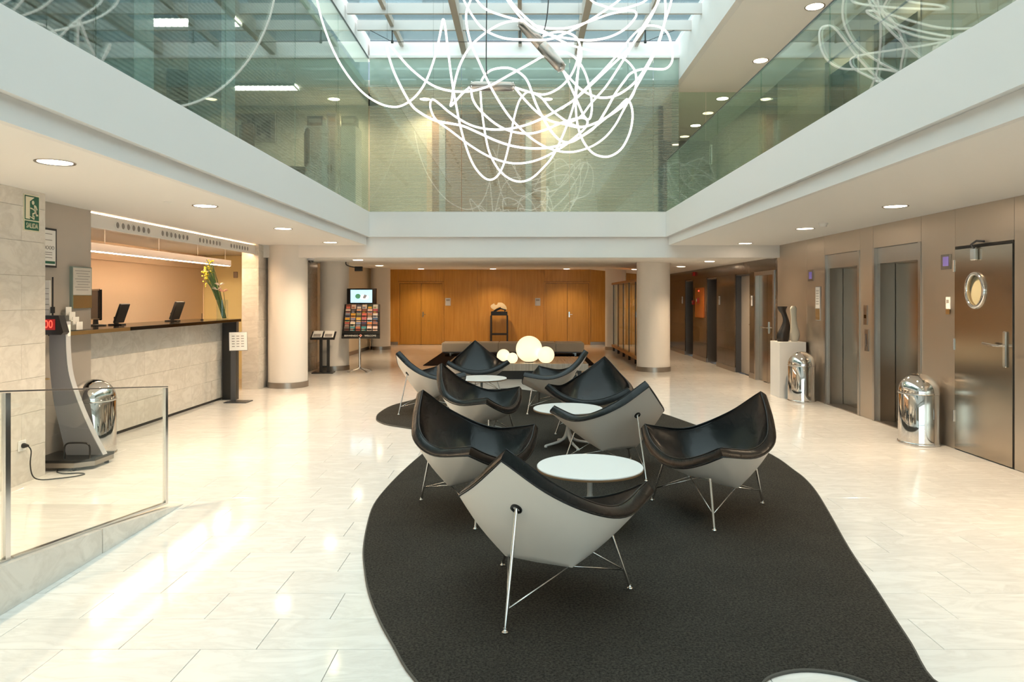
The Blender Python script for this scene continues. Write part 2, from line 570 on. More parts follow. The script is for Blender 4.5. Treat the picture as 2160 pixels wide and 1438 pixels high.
d = MB().box(.03, .08, -w + .07, -.005, .005, h - .07, 'steel_door').build('door_leaf', t)
MB().box(.03, .08, .005, w - .07, .005, h - .07, 'steel_door').build('door_leaf', t)
MB().box(.012, .03, -.09, -.05, .92, 1.14, 'chrome_rod').tube([(.02, -.07, 1.03), (-.04, -.07, 1.03), (-.045, .1, 1.035), (-.04, .16, 1.04)], .01, 'chrome_rod').build('door_handle', d)

# steel swing door with porthole
a, b, h = DOOR
t = thing('door_5', 'brushed steel swing door with oval porthole at the right', 'door', (XR + .01, (a + b) / 2, 0)); struct(t)
w = (b - a) / 2
def porthole_leaf():
    b_ = MB(); n = 32; cz, cy, ry, rz_ = 1.66, .10, .125, .155
    y0, y1, z0, z1 = -w + .012, w - .006, .012, h - .03
    ring = [(cy + ry * math.cos(2 * PI * i / n), cz + rz_ * math.sin(2 * PI * i / n)) for i in range(n)]
    def edge(i):
        c, s_ = math.cos(2 * PI * i / n), math.sin(2 * PI * i / n)
        k = 1e9
        if c > 1e-6: k = min(k, (y1 - cy) / c)
        if c < -1e-6: k = min(k, (y0 - cy) / c)
        if s_ > 1e-6: k = min(k, (z1 - cz) / s_)
        if s_ < -1e-6: k = min(k, (z0 - cz) / s_)
        return (cy + k * c, cz + k * s_)
    out = [edge(i) for i in range(n)]
    # snap the nearest perimeter samples to the corners
    for cyz in ((y0, z0), (y1, z0), (y1, z1), (y0, z1)):
        j = min(range(n), key=lambda i: (out[i][0] - cyz[0]) ** 2 + (out[i][1] - cyz[1]) ** 2)
        out[j] = cyz
    vs = []
    for x in (-.02, .03):
        vs += [(x, p[0], p[1]) for p in out] + [(x, p[0], p[1]) for p in ring]
    fs = []
    for i in range(n):
        j = (i + 1) % n
        fs += [(i, j, n + j, n + i), (2 * n + j, 2 * n + i, 3 * n + i, 3 * n + j), (n + i, n + j, 3 * n + j, 3 * n + i), (i, 2 * n + i, 2 * n + j, j)]
    b_.add(vs, fs, 'steel_door')
    return b_, (cy, cz, ry, rz_)
lb, (cy, cz, ry, rz_) = porthole_leaf()
leaf = lb.build('door_leaf', t)
pr = MB()
pr.tube([(-.025, cy + (ry + .012) * math.cos(2 * PI * i / 36), cz + (rz_ + .012) * math.sin(2 * PI * i / 36)) for i in range(36)], .021, 'chrome', 10, True)
pr.build('porthole_ring', leaf, smooth=True)
pp = MB(); pp.prism([(cy + ry * math.cos(2 * PI * i / 32), cz + rz_ * math.sin(2 * PI * i / 32)) for i in range(32)], 'x', .012, .02, 'frosted_glass'); pp.build('porthole_pane', leaf)
MB().box(-.04, -.02, -w + .075, -w + .125, .93, 1.27, 'chrome_rod', bev=.012).tube([(-.03, -w + .1, 1.135), (-.085, -w + .1, 1.135), (-.09, -w + .18, 1.135), (-.088, -w + .33, 1.145)], .012, 'chrome_rod').build('door_handle', leaf)
for z in (.35, 1.1, 1.92):
    MB().lathe([(.011, -.06), (.011, .06)], 'chrome_rod', 10, (-.022, w + .002, z)).build('hinge', leaf)
MB().box(-.06, -.02, .05, .13, h - .16, h - .035, 'chrome_rod', bev=.01).tube([(-.03, .09, h - .05), (-.07, .085, h + .0), (-.06, .02, h + .03), (-.03, -.05, h + .02)], .011, 'dark_grey_metal').build('door_closer', leaf)
MB().box(-.012, .03, -w - .0, -w + .01, 0, h, 'black_satin').box(-.012, .03, -w, w, h - .025, h, 'black_satin').build('door_frame', t)

# lifts
def lift(op, z0, label, lean):
    a, b, h = op
    t = thing('elevator', label, 'elevator', (XR, (a + b) / 2, z0), group='lift entrances'); w = (b - a) / 2
    fr = .05
    MB().box(-.012, .27, -w, -w + fr, 0, h, 'steel_frame').box(-.012, .27, w - fr, w, 0, h, 'steel_frame').box(.03, .27, -w + fr, w - fr, h - .20, h - .002, 'steel_frame').build('door_frame', t)
    MB().box(.03, .27, w - fr - .07, w - fr, 0, h - .20, 'steel_soft').build('jamb', t)
    MB().box(.0, .27, -w + fr, w - fr, 0, .012, 'steel_soft').build('sill', t)
    d0, d1 = -w + fr, w - fr - .07
    mid = d0 + (d1 - d0) * .42
    MB().box(.19, .215, d0, mid, .014, h - .20, 'steel_door').build('door_panel', t)
    MB().box(.225, .25, mid - .02, d1 - .012, .014, h - .20, 'steel_door').build('door_panel', t)
    MB().box(.26, .28, -w, w, 0, h, 'black_satin').build('shaft_backing', t)
    return t
lift(E1, 0, 'steel lift entrance with two sliding panels, beside the white plinth', 0)
lift(E2, 0, 'steel lift entrance between the two chrome bins, nearest the porthole door', 0)

# ------------------------------------------------------------------ left side walls
wl = struct(MB().box(XLM - .28, XLM - .02, -4.1, 6.26, 0, CZ + .02, 'wall_marble').build('wall_left'),
            'pale marble tiled wall carrying the green exit sign', 'wall')
for i in range(9):
    z0 = i * .296; z1 = min(z0 + .296, CZ)
    if z1 - z0 < .04: continue
    y1 = 6.28
    L = .30 if i % 2 else .60
    while y1 > 3.0:
        y0 = y1 - L
        MB().box(XLM - .02, XLM, y0 + .001, y1 - .001, z0 + .001, z1 - .001, 'wall_marble', bev=.0008).build('tile', wl)
        y1 = y0; L = .60
    MB().box(XLM - .02, XLM, -4.1, y1, z0 + .001, z1 - .001, 'wall_marble').build('tile', wl)
for i in range(9):
    z0 = i * .296; z1 = min(z0 + .296, CZ)
    if z1 - z0 > .04:
        MB().box(XLM - .28, XLM - .001, 6.262, 6.28, z0 + .001, z1 - .001, 'wall_marble').build('tile', wl)

PX = -4.60
pn = struct(MB().box(PX - .06, PX, 6.283, 7.48, 0, 1.215, 'grey_panel').box(PX - .06, PX, 6.283, 7.48, 1.215, CZ, 'grey_panel').build('wall_left_panel'),
            'flat greige metal panel beside the reception counter', 'wall')
# reception counter
ct = thing('reception_counter', 'marble fronted reception counter with a dark polished top', 'counter', (-4.7, 9.4, 0))
CY = 9.4
MB().box(-.55, -.02, 7.5 - CY, 11.3 - CY, .03, 1.20, 'grey_wall').build('carcass', ct)
for i in range(4):
    z0 = .035 + i * .295; y0 = 7.49; L = .45 if i % 2 else .62
    if i == 3: L = .3
    while y0 < 11.29:
        y1 = min(y0 + L, 11.3)
        MB().box(-.02, 0.0, y0 - CY + .001, y1 - CY - .001, z0 + .001, min(z0 + .295, 1.213) - .001, 'wall_marble', bev=.0008).build('tile', ct)
        y0 = y1; L = .62
MB().box(-.05, -.012, 7.49 - CY, 11.3 - CY, 0, .034, 'black_satin').build('kick_strip', ct)
MB().box(-.45, .28, 7.482 - CY, 11.03 - CY, 1.215, 1.258, 'black_gloss', bev=.003).box(.102, .28, 6.8 - CY, 7.482 - CY, 1.215, 1.258, 'black_gloss', bev=.003).build('counter_top', ct)
MB().box(.281, .285, 6.8 - CY, 7.9 - CY, 1.217, 1.256, 'brass_edge').build('edge_strip', ct)
MB().box(.02, .24, 10.94 - CY, 11.03 - CY, .0, 1.214, 'black_satin').build('end_panel', ct)
MB().box(-1.2, -.46, 7.6 - CY, 11.3 - CY, .70, .74, 'wood_dark').box(-1.2, -1.15, 7.6 - CY, 7.66 - CY, 0, .70, 'wood_dark').box(-1.2, -1.15, 11.2 - CY, 11.26 - CY, 0, .70, 'wood_dark').build('work_surface', ct)
# alcove behind the counter
AX = -6.25
wa = struct(MB().box(AX - .1, AX, 6.3, 15.3, 0, 2.5, 'peach_paint').box(AX, AX + .05, 6.3, 13.8, 2.15, 2.5, 'peach_paint').build('wall_reception'), 'peach coloured wall behind the reception', 'wall')
struct(MB().box(AX, PX - .06, 6.18, 6.28, 0, 2.5, 'peach_paint').build('wall_reception_side'), 'side wall of the reception alcove', 'wall')
struct(MB().box(AX - .1, -4.86, 15.2, 15.3, 0, 2.5, 'peach_paint').build('wall_reception_end'), 'end wall of the reception alcove', 'wall')
fg = thing('door_6', 'frosted yellowish glass door at the end of the reception', 'door', (-5.6, 13.74, 0)); struct(fg)
MB().box(-.64, .7, -.006, .006, .01, 2.42, 'frosted_glass').build('door_leaf', fg)
MB().box(.7, .74, -.02, .02, 0, 2.45, 'dark_grey_metal').box(-.64, .7, -.02, .02, 2.42, 2.45, 'dark_grey_metal').build('door_frame', fg)
MB().box(-.05, .03, -.03, -.007, 1.98, 2.1, 'steel_soft', bev=.005).build('hinge', fg)
struct(MB().box(AX - .1, -4.86, 6.2, 15.3, 2.42, 2.46, 'ceiling_paint').build('ceiling_reception'), 'low ceiling of the reception alcove', 'ceiling')
# bulkhead with round air nozzles
BX = -4.62
bh = struct(MB().box(BX - .05, BX, 7.485, 12.14, 2.345, 2.475, 'white_paint').box(BX - .05, BX, 7.485, 12.14, 2.475, 2.497, 'white_paint').box(BX - .28, BX - .05, 7.485, 12.14, 2.445, 2.465, 'white_paint').build('trim_1'), 'white bulkhead with rows of round air nozzles above the reception', 'trim')
nz = MB().tube([(.004, .042 * math.cos(2 * PI * i / 20), .042 * math.sin(2 * PI * i / 20)) for i in range(20)], .007, 'white_paint', 6, True)
nz.prism([(.038 * math.cos(2 * PI * i / 20), .038 * math.sin(2 * PI * i / 20)) for i in range(20)], 'x', .0005, .003, 'print_grey')
nz_me = nz.mesh('air_nozzle', True, 40)
for c0 in (8.33, 9.33, 10.37, 11.45):
    for i in range(7):
        put('air_nozzle', nz_me, bh, (BX, c0 - .33 + i * .11, 2.413))
MB().box(BX - .2, BX - .08, 7.52, 12.1, 2.4655, 2.474, 'cove_glow').build('cove_light', bh)
MB().box(BX - .12, BX - .07, 7.52, 12.1, 2.37, 2.385, 'cove_glow_inner').build('cove_light', bh)
# pendant bar
pb = thing('pendant_lamp', 'long grey linear pendant lamp over the reception counter', 'lamp', (-5.0, 9.6, 2.13))
MB().box(-.04, .04, -3.0, 2.35, 0, .095, 'grey_plastic', bev=.004).build('housing', pb)
MB().box(-.03, .03, -2.98, 2.33, -.006, -.0005, 'bar_glow').build('diffuser', pb)
for y in (-2.4, -1.2, .05, 1.2, 2.2):
    MB().tube([(0, y, .09), (0, y, .289)], .003, 'light_grey_plastic', 6).build('suspension_wire', pb)

# marble pier and wall beyond the reception
def tiled(name, label, x0, x1, y0, y1, h, m, body=None):
    o = struct(MB().box(x0, x1 - .02, y0 + .02, y1, 0, h, m).build(name), label, 'wall')
    z = 0; i = 0
    while z < h - .02:
        z1 = min(z + .30, h)
        MB().box(x0, x1 - .02, y0, y0 + .02, z + .001, z1 - .001, m, bev=.0008).build('tile', o)
        y = y0; L = .3 if i % 2 else .62
        while y < y1 - .01:
            ye = min(y + L, y1)
            MB().box(x1 - .02, x1, y + (.0 if y == y0 else .001), ye - .001, z + .001, z1 - .001, m if y > y0 else m).build('tile', o)
            y = ye; L = .62
        z = z1; i += 1
    return o
tiled('wall_left_pier', 'marble tiled pier at the far end of the reception', -4.86, -4.57, 12.15, 13.79, CZ, 'wall_marble')
tiled('wall_left_far', 'grey marble tiled wall behind the nearest column', -4.86, -4.60, 13.8, 15.75, CZ, 'grey_marble')
struct(MB().box(-4.95, -4.75, 15.75, BACK + .1, 0, 2.6, 'beige_paint').build('wall_left_rear'), 'plain beige wall at the rear left', 'wall')
MB().box(-4.752, -4.735, 15.75, BACK, 0, .1, 'steel_soft').build('baseboard_left').update_tag()
struct(bpy.data.objects['baseboard_left'], 'thin metal baseboard of the beige wall', 'baseboard')

# ------------------------------------------------------------------ back wall in wood
DW = [(-4.18, -2.72), (.79, 2.26)]       # double doors
bw = struct(MB().box(-5.0, DW[0][0] - .04, BACK + .02, BACK + .2, 0, 2.62, 'wood_dark').box(DW[0][1] + .04, DW[1][0] - .04, BACK + .02, BACK + .2, 0, 2.62, 'wood_dark').box(DW[1][1] + .04, 4.7, BACK + .02, BACK + .2, 0, 2.62, 'wood_dark').box(DW[0][0] - .04, DW[0][1] + .04, BACK + .02, BACK + .2, 2.14, 2.62, 'wood_dark').box(DW[1][0] - .04, DW[1][1] + .04, BACK + .02, BACK + .2, 2.14, 2.62, 'wood_dark').build('wall_back'),
            'warm oak panelled back wall', 'wall')
xs = [-4.9, DW[0][0] - .05, DW[0][1] + .05, -1.53, -.38, DW[1][0] - .05, DW[1][1] + .05, 3.4, 4.54]
for x0, x1 in zip(xs[:-1], xs[1:]):
    isd = abs(x0 - (DW[0][0] - .05)) < .01 or abs(x0 - (DW[1][0] - .05)) < .01
    z0 = 2.15 if isd else .1
    MB().box(x0 + .002, x1 - .002, BACK, BACK + .021, z0, 2.6, 'wood_wall', bev=.001).build('panel', bw)
    if not isd: MB().box(x0, x1, BACK - .008, BACK + .021, 0, .098, 'steel_soft').build('baseboard', bw)
struct(MB().box(-5.0, 4.9, BACK + .2, BACK + .3, 0, 2.7, 'wood_dark').build('back_light_stop'), 'added light blocking backing behind the oak wall', 'wall')  # unseen backing, added to stop sky light leaking round the doors
for n_, (x0, x1), side in ((7, DW[0], 'left'), (8, DW[1], 'right')):
    t = thing('door_%d' % n_, 'oak double door at the %s of the wood wall' % side, 'door', ((x0 + x1) / 2, BACK, 0)); struct(t)
    w = (x1 - x0) / 2
    MB().box(-w - .05, -w, -.025, .03, 0, 2.14, 'wood_wall').box(w, w + .05, -.025, .03, 0, 2.14, 'wood_wall').box(-w, w, -.025, .03, 2.09, 2.14, 'wood_wall').build('door_frame', t)
    for s_ in (-1, 1):
        d = MB().box(-w + .007 if s_ < 0 else .005, -.005 if s_ < 0 else w - .007, .022, .06, .008, 2.082, 'wood_door').build('door_leaf', t)
        if s_ > 0:
            MB().box(.05, .085, .008, .0215, .94, 1.12, 'chrome_rod').tube([(.068, .01, 1.03), (.068, -.05, 1.03), (.17, -.05, 1.03)], .009, 'chrome_rod').build('door_handle', d)
for x, s_ in ((-2.53, 'left'), (.52, 'right')):
    t = thing('wall_plaque', 'small metal plaque beside the %s oak door' % s_, 'plaque', (x, BACK - .001, 1.46), group='plaques by the oak doors')
    MB().box(-.09, .09, -.012, 0, -.13, .13, 'light_grey_plastic', bev=.003).build('plate', t)
    MB().box(-.06, .06, -.014, -.0125, .03, .09, 'print_grey').build('print', t)

# front wall behind the camera
struct(MB().box(-5.0, -2.4, -4.3, -4.1, 0, CZ, 'beige_paint').box(4.4, 4.9, -4.3, -4.1, 0, CZ, 'beige_paint').box(-2.4, 4.4, -4.3, -4.1, 2.45, CZ, 'beige_paint').build('wall_front'), 'plain wall at the entrance end', 'wall')
ew = struct(bpy.data.objects.new('added_entrance', None), 'unseen entrance glazing added behind the viewer to light the chair backs', 'window'); COL.objects.link(ew)  # out of view, added so daylight reaches the chair backs
for i in range(5):
    x0 = -2.4 + i * 1.36
    MB().box(x0 + .03, x0 + 1.33, -4.21, -4.2, .03, 2.42, 'roof_glass').build('pane', ew)
    MB().box(x0 - .03, x0 + .03, -4.24, -4.16, 0, 2.45, 'dark_grey_metal').build('mullion', ew)
struct(MB().box(-30, 30, -40, -4.42, -.2, -.03, 'grey_wall').build('ground_outside'), 'street pavement outside the added entrance', 'ground')

# ------------------------------------------------------------------ ceilings and fascias
def slab(name, x0, x1, y0, y1, label):
    return struct(MB().box(x0, x1, y0, y1, CZ, CZ + .14, 'ceiling_paint').build(name), label, 'ceiling')
OL, OR = AL - .05, AR + .05
slab('ceiling_left', -4.86, OL - .051, -4.3, AF + .05, 'white ceiling over the left aisle')
slab('ceiling_right', OR + .051, XR + .3, -4.3, AF + .05, 'white ceiling over the right aisle')
slab('ceiling_front', OL, OR, -4.3, AN, 'white ceiling at the entrance end')
fas = MB()
FZ = 2.66
def fascia(name, x0, x1, y0, y1, ix, iy, label):
    """upper face at x0..x1/y0..y1 plus a lower set back band"""
    b = MB().box(x0, x1, y0, y1, FZ, Z2, 'white_paint')
    b.box(x0 + ix[0], x1 + ix[1], y0 + iy[0], y1 + iy[1], CZ, FZ - .001, 'white_paint')
    return struct(b.build(name), label, 'trim')
fascia('trim_2', AL - .3, AL, AN, AF, (.2, -.05), (0, 0), 'white fascia of the left gallery edge')
fascia('trim_3', AR, AR + .3, AN, AF, (.05, -.2), (0, 0), 'white fascia of the right gallery edge')
b = MB().box(-4.86, XR + .3, AF + .001, AF + .4, FZ, Z2, 'white_paint').box(-4.86, XR + .3, AF + .05, AF + .4, 2.30, FZ - .001, 'white_paint')
struct(b.build('trim_4'), 'white fascia of the far gallery edge', 'trim')
struct(MB().box(-4.86, XR + .3, AN - .4, AN - .001, CZ, Z2, 'white_paint').build('trim_5'), 'white fascia of the near gallery edge', 'trim')
struct(MB().box(-4.86, AL - .301, AN, AF, FZ, FZ + .1, 'ceiling_paint').box(AR + .301, XR + .3, AN, AF, FZ, FZ + .1, 'ceiling_paint').build('ceiling_void'), 'concealed slab above the aisle ceilings', 'ceiling')
rc = MB()
ys = [AF + .4 + (BACK - AF - .4) * i / 8 for i in range(9)]
def rz2(x, y): return rear_z(y) if x < 2.3 else rear_z(y) + (2.315 - rear_z(y)) * (x - 2.3) / (XR - 2.3) * .9
xs_ = [-4.95, 0, 2.3, 3.4, XR + .02]
vs = [(x, y, rz2(x, y)) for y in ys for x in xs_] + [(x, y, rz2(x, y) + .1) for y in ys for x in xs_]
fs = []; nx = len(xs_); N = nx * len(ys)
for j in range(len(ys) - 1):
    for i in range(nx - 1):
        q = (j * nx + i, j * nx + i + 1, j * nx + nx + i + 1, j * nx + nx + i)
        fs += [q, tuple(N + k for k in q[::-1])]
for i in range(nx - 1):
    fs += [(i, i + 1, N + i + 1, N + i), (N - nx + i + 1, N - nx + i, 2 * N - nx + i, 2 * N - nx + i + 1)]
for j in range(len(ys) - 1):
    fs += [(j * nx, j * nx + nx, N + j * nx + nx, N + j * nx), (j * nx + nx - 1 + nx, j * nx + nx - 1, N + j * nx + nx - 1, N + j * nx + nx - 1 + nx)]
rc.add(vs, fs, 'ceiling_paint')
struct(rc.build('ceiling_rear'), 'low white ceiling of the rear lounge', 'ceiling')

# ------------------------------------------------------------------ columns
def column(x, y, r, h, label):
    t = thing('column', label, 'column', (x, y, 0), group='round white columns')
    MB().lathe([(r, .0), (r, h)], 'column_paint', 48).build('shaft', t, True)
    MB().lathe([(r + .001, 0), (r + .014, 0), (r + .014, .10), (r + .001, .10)], 'steel_soft', 48, cap=False).build('base_ring', t, True)
column(-4.21, 12.60, .34, CZ, 'thick round white column nearest the reception counter')
column(-4.17, 15.59, .31, 2.385, 'round white column behind the brochure stand')
column(-4.40, 21.77, .30, 2.515, 'round white column left of the oak wall')
column(2.862, 15.35, .36, 2.385, 'round white column in front of the glass display case')
column(2.87, 21.6, .32, 2.50, 'round white column at the far end of the display case')

# ------------------------------------------------------------------ upper floor
struct(MB().box(-8.2, AL - .2, AN, 13.7, Z2 - .1, Z2 - .001, 'carpet_office').build('floor_upper_left'), 'office floor above the left aisle', 'floor')
struct(MB().box(AR + .2, 5.0, AN, 17.2, Z2 - .1, Z2 - .001, 'floor_marble').box(AL - .2, AR + .2, AF + .3, 13.7, Z2 - .1, Z2 - .001, 'floor_marble').build('floor_upper_right'), 'gallery floor above the right aisle', 'floor')
UC = 5.34
struct(MB().box(-8.2, AL - .12, AN, 13.7, UC, UC + .12, 'ceiling_paint').build('ceiling_office'), 'office ceiling on the upper floor', 'ceiling')
struct(MB().box(2.85, XR + .5, AN, 17.2, 5.42, 5.54, 'ceiling_paint').build('ceiling_gallery'), 'grey white ceiling over the upper right gallery', 'ceiling')
struct(MB().box(-3, 2.75, AF + .15, 13.7, UC, UC + .12, 'ceiling_paint').build('ceiling_corridor'), 'ceiling of the upper corridor behind the striped glass', 'ceiling')
struct(MB().box(2.75, 2.849, AN, 17.2, 5.42, 6.2, 'white_paint').build('trim_6'), 'white upstand of the roof light on the right', 'trim')
struct(MB().box(AL - .3, AL - .03, AN, AF + .2, 5.80, 6.2, 'white_paint').build('trim_7'), 'white upstand of the roof light on the left', 'trim')
struct(MB().box(AL, 2.75, AF + .02, AF + .25, 5.80, 6.1, 'white_paint').box(AL, 2.75, AF - .05, AF + .02, 5.79, 5.83, 'white_paint').build('trim_8'), 'white upstand of the roof light at the far end', 'trim')
struct(MB().box(AL - .3, 2.85, AN - .3, AN, Z2, 6.2, 'white_paint').build('wall_front_upper'), 'upper wall at the entrance end', 'wall')
struct(MB().box(-8.3, -8.2, AN, 13.8, Z2, UC, 'upper_wall').box(-8.3, AL - .2, AN - .1, AN, Z2, UC, 'upper_wall').build('wall_office'), 'office wall on the upper floor', 'wall')
ub = struct(MB().box(-8.2, 2.75, 13.7, 13.8, Z2, UC, 'upper_wall').build('wall_upper_back'), 'pale wall of the upper corridor', 'wall')
struct(MB().box(2.75, 5.0, 17.1, 17.2, Z2, 5.42, 'grey_wall').box(2.65, 2.75, 13.7, 17.2, Z2, 5.42, 'grey_wall').box(2.86, 5.0, AN - .1, AN, Z2, 5.42, 'grey_wall').build('wall_gallery_end'), 'dark grey wall at the end of the upper gallery', 'wall')
# upper door pair behind the striped glass
t = thing('door_9', 'brown double door behind the striped upstairs glass', 'door', (-.70, 13.69, Z2)); struct(t)
for s_ in (-1, 1):
    MB().box(-1.06 if s_ < 0 else .003, -.003 if s_ < 0 else 1.06, -.03, 0, .005, 2.06, 'wood_dark').build('door_leaf', t).data.materials[0] = mat('brown_door', 'a27f68', .5)
MB().box(-1.16, -1.06, -.04, 0, 0, 2.14, 'peach_paint').box(1.06, 1.16, -.04, 0, 0, 2.14, 'peach_paint').box(-1.06, 1.06, -.04, 0, 2.06, 2.14, 'peach_paint').build('door_frame', t)
for x in (-.86, .82):
    MB().box(x - .06, x + .06, -.05, -.031, .1, 1.95, 'light_grey_plastic').build('push_plate', t)
# upper right wall with lift fronts
wu = struct(wall_x(XR + .02, XR + .3, AN, 17.2, Z2, 5.42, 'grey_wall', ((E2[0], E2[1], Z2 + 2.0), (E1[0], E1[1], Z2 + 2.0))).build('wall_upper_right'), 'steel clad wall of the upper gallery', 'wall')
for a, b in ((-2, -.8), (-.8, .5), (.5, 1.8), (1.8, 3.0), (3.0, 4.2), (4.2, 5.4), (5.4, 6.7), (6.7, 7.986), (9.083, 9.437), (10.55, 11.6), (11.6, 12.49)):
    MB().box(XR, XR + .022, a + .002, b - .002, Z2, 5.419, 'steel_panel').build('panel', wu)
for a, b, h in (E2, E1):
    MB().box(XR, XR + .022, a + .002, b - .002, Z2 + 2.003, 5.419, 'steel_panel').build('panel', wu)
lift((E1[0], E1[1], 2.0), Z2, 'upstairs steel lift entrance farther along the glass balustrade', 0)
lift((E2[0], E2[1], 2.0), Z2, 'upstairs steel lift entrance nearer along the glass balustrade', 0)
t = thing('notice_sign', 'yellow notice on the upper gallery steel wall', 'sign', (XR - .002, 7.2, 4.95))
MB().box(-.006, 0, -.12, .12, -.25, .25, 'petal_yellow').build('board', t)
MB().prism([(.07 * math.cos(2 * PI * i / 16), .15 + .07 * math.sin(2 * PI * i / 16)) for i in range(16)], 'x', -.008, -.0065, 'dark_grey_metal').build('print', t)

# glass: left office screen, far striped screen, right balustrade
gl = struct(bpy.data.objects.new('window_1', None), 'tall glass screen of the upstairs office on the left', 'window'); COL.objects.link(gl)
ys = [AN + .02, -.0, 2.48, 4.44, 6.39, 8.35, 10.3, AF - .01]
for a, b in zip(ys[:-1], ys[1:]):
    MB().box(AL - .022, AL - .01, a + .004, b - .004, Z2 + .001, 5.79, 'office_glass').build('pane', gl)
MB().box(AL - .03, AL + .0, AN, AF, 5.79, 5.80, 'dark_grey_metal').build('frame', gl)
gf = struct(bpy.data.objects.new('window_2', None), 'striped glass screen across the far upper gallery', 'window'); COL.objects.link(gf)
xs = [AL, -1.07, .83, 2.30, 2.75]
for a, b in zip(xs[:-1], xs[1:]):
    MB().box(a + .004, b - .004, AF + .005, AF + .017, Z2 + .001, 5.335, 'screen_glass').build('pane', gf)
    MB().box(a + .004, b - .004, AF + .005, AF + .017, 5.336, 5.79, 'spandrel_glass').build('pane', gf)
gb = struct(bpy.data.objects.new('trim_9', None), 'frameless glass balustrade along the right gallery', 'balustrade'); COL.objects.link(gb)
ys = [AN + .02, -.85, .82, 2.48, 4.14, 5.79, 7.46, 9.12, 10.78, AF - .03]
for a, b in zip(ys[:-1], ys[1:]):
    MB().box(AR + .01, AR + .027, a + .005, b - .005, Z2 + .001, 3.995, 'rail_glass').build('pane', gb)
MB().box(AR + .007, AR + .03, AN, AF - .03, 3.996, 4.006, 'dark_grey_metal').build('rail', gb)
# glass door at the end of the upper gallery
t = thing('door_10', 'glass door with chrome pull handle on the upper gallery', 'door', (3.6, 12.95, Z2)); struct(t)
MB().box(-.84, -.22, -.006, .006, .01, 2.28, 'rail_glass').build('pane', t)
d = MB().box(-.21, .9, -.006, .006, .01, 2.28, 'rail_glass').build('door_leaf', t)
for s_ in (-1, 1):
    MB().tube(catmull([(-.12, 0, .95), (-.12, s_ * .05, .96), (-.12, s_ * .06, 1.0), (-.12, s_ * .06, 1.25), (-.12, s_ * .05, 1.29), (-.12, 0, 1.3)], 4), .012, 'chrome_rod').build('pull_handle', d, True)

# roof light
rl = struct(bpy.data.objects.new('window_3', None), 'glazed roof light with white beams over the atrium', 'window'); COL.objects.link(rl)
ybeams = []
y = 11.40
while y > AN: ybeams.append(y); y -= .66
for y in ybeams:
    MB().box(AL, 2.75, y, y + .05, 5.94, 6.10, 'beam_paint').build('beam', rl)
for x, w, d in ((-2.12, .03, .1), (-1.02, .05, .24), (-.04, .03, .1), (.965, .05, .24), (2.0, .03, .1)):
    MB().box(x - w, x + w, AN, AF, 6.10 - d, 6.105, 'mullion_paint').build('mullion', rl)
yy = [AF] + ybeams + [AN]
px_ = [AL, -2.12, -1.02, -.04, .965, 2.0, 2.75]
for a, b in zip(yy[1:], yy[:-1]):
    for x0, x1 in zip(px_[:-1], px_[1:]):
        MB().box(x0 + .01, x1 - .01, a + .01, b - .01, 6.106, 6.116, 'roof_glass').build('pane', rl)
for x in (-2.12, -.04, 2.0):
    MB().tube([(x, 11.425, 5.95), (x, 11.425, 5.755)], .012, 'cable', 6).lathe([(.022, -.02), (.022, .02)], 'cable', 8, (x, 11.425, 5.755)).build('strut', rl)
MB().tube([(AL, 11.425, 6.05), (-2.12, 11.425, 5.755), (2.0, 11.425, 5.755), (2.75, 11.425, 6.05)], .005, 'cable', 5).build('tie_rod', rl)
# neighbouring block seen through the roof glass
ob = thing('neighbour_building', 'grey blue building seen through the roof glass', 'building', (0, 19, 7))
MB().box(-16, 16, 0, 6, -1, 8, 'facade').build('wall', ob)
for i in range(9):
    for j in range(3):
        MB().box(-14 + i * 3.2, -12.3 + i * 3.2, -.05, .01, -.2 + j * 2.7, 1.5 + j * 2.7, 'outside_glass').build('window', ob)

# ------------------------------------------------------------------ downlights
dl_me = {}
sp_d = {}
def downlight(x, y, z, label, group, r=.105, glow='downlight_glow', watt=185, cone=128):
    k = (r, glow)
    if k not in dl_me:
        a = MB().lathe([(r, -.001), (r + .018, -.006), (r + .02, -.001)], 'steel_soft', 28, cap=False)
        bb = MB().prism([(r * math.cos(2 * PI * i / 28), r * math.sin(2 * PI * i / 28)) for i in range(28)], 'z', -.003, -.0005, glow)
        dl_me[k] = (a.mesh('trim_ring', True), bb.mesh('lens'))
    t = thing('downlight', label, 'downlight', (x, y, z), group=group)
    put('trim_ring', dl_me[k][0], t, (0, 0, 0)); put('lens', dl_me[k][1], t, (0, 0, 0))
    kk = (watt, cone)
    if kk not in sp_d:
        d = bpy.data.lights.new('downlight_beam', 'SPOT')
        d.energy = watt; d.color = srgb('ffe0b8')[:3]; d.shadow_soft_size = .06
        d.spot_size = math.radians(cone); d.spot_blend = .75
        sp_d[kk] = d
    put('beam', sp_d[kk], t, (0, 0, -.012))
ord_ = ['nearest', 'second', 'third', 'fourth']
for i, y in enumerate((4.82, 7.1, 9.41, 11.72)):
    downlight(-3.21, y, CZ, 'round recessed downlight, %s in the left aisle ceiling' % (ord_[i] if i < 3 else 'farthest'), 'left aisle downlights')
for i, y in enumerate((4.8, 7.13, 9.41, 11.93)):
    downlight(3.79, y, CZ, 'round recessed downlight, %s in the right aisle ceiling' % ['nearest, just out of frame', 'above the lifts', 'between detector and lift', 'farthest'][i], 'right aisle downlights')
downlight(-3.21, 2.5, CZ, 'recessed downlight above the ramp', 'left aisle downlights')
downlight(3.79, 2.5, CZ, 'recessed downlight at the near right', 'right aisle downlights')
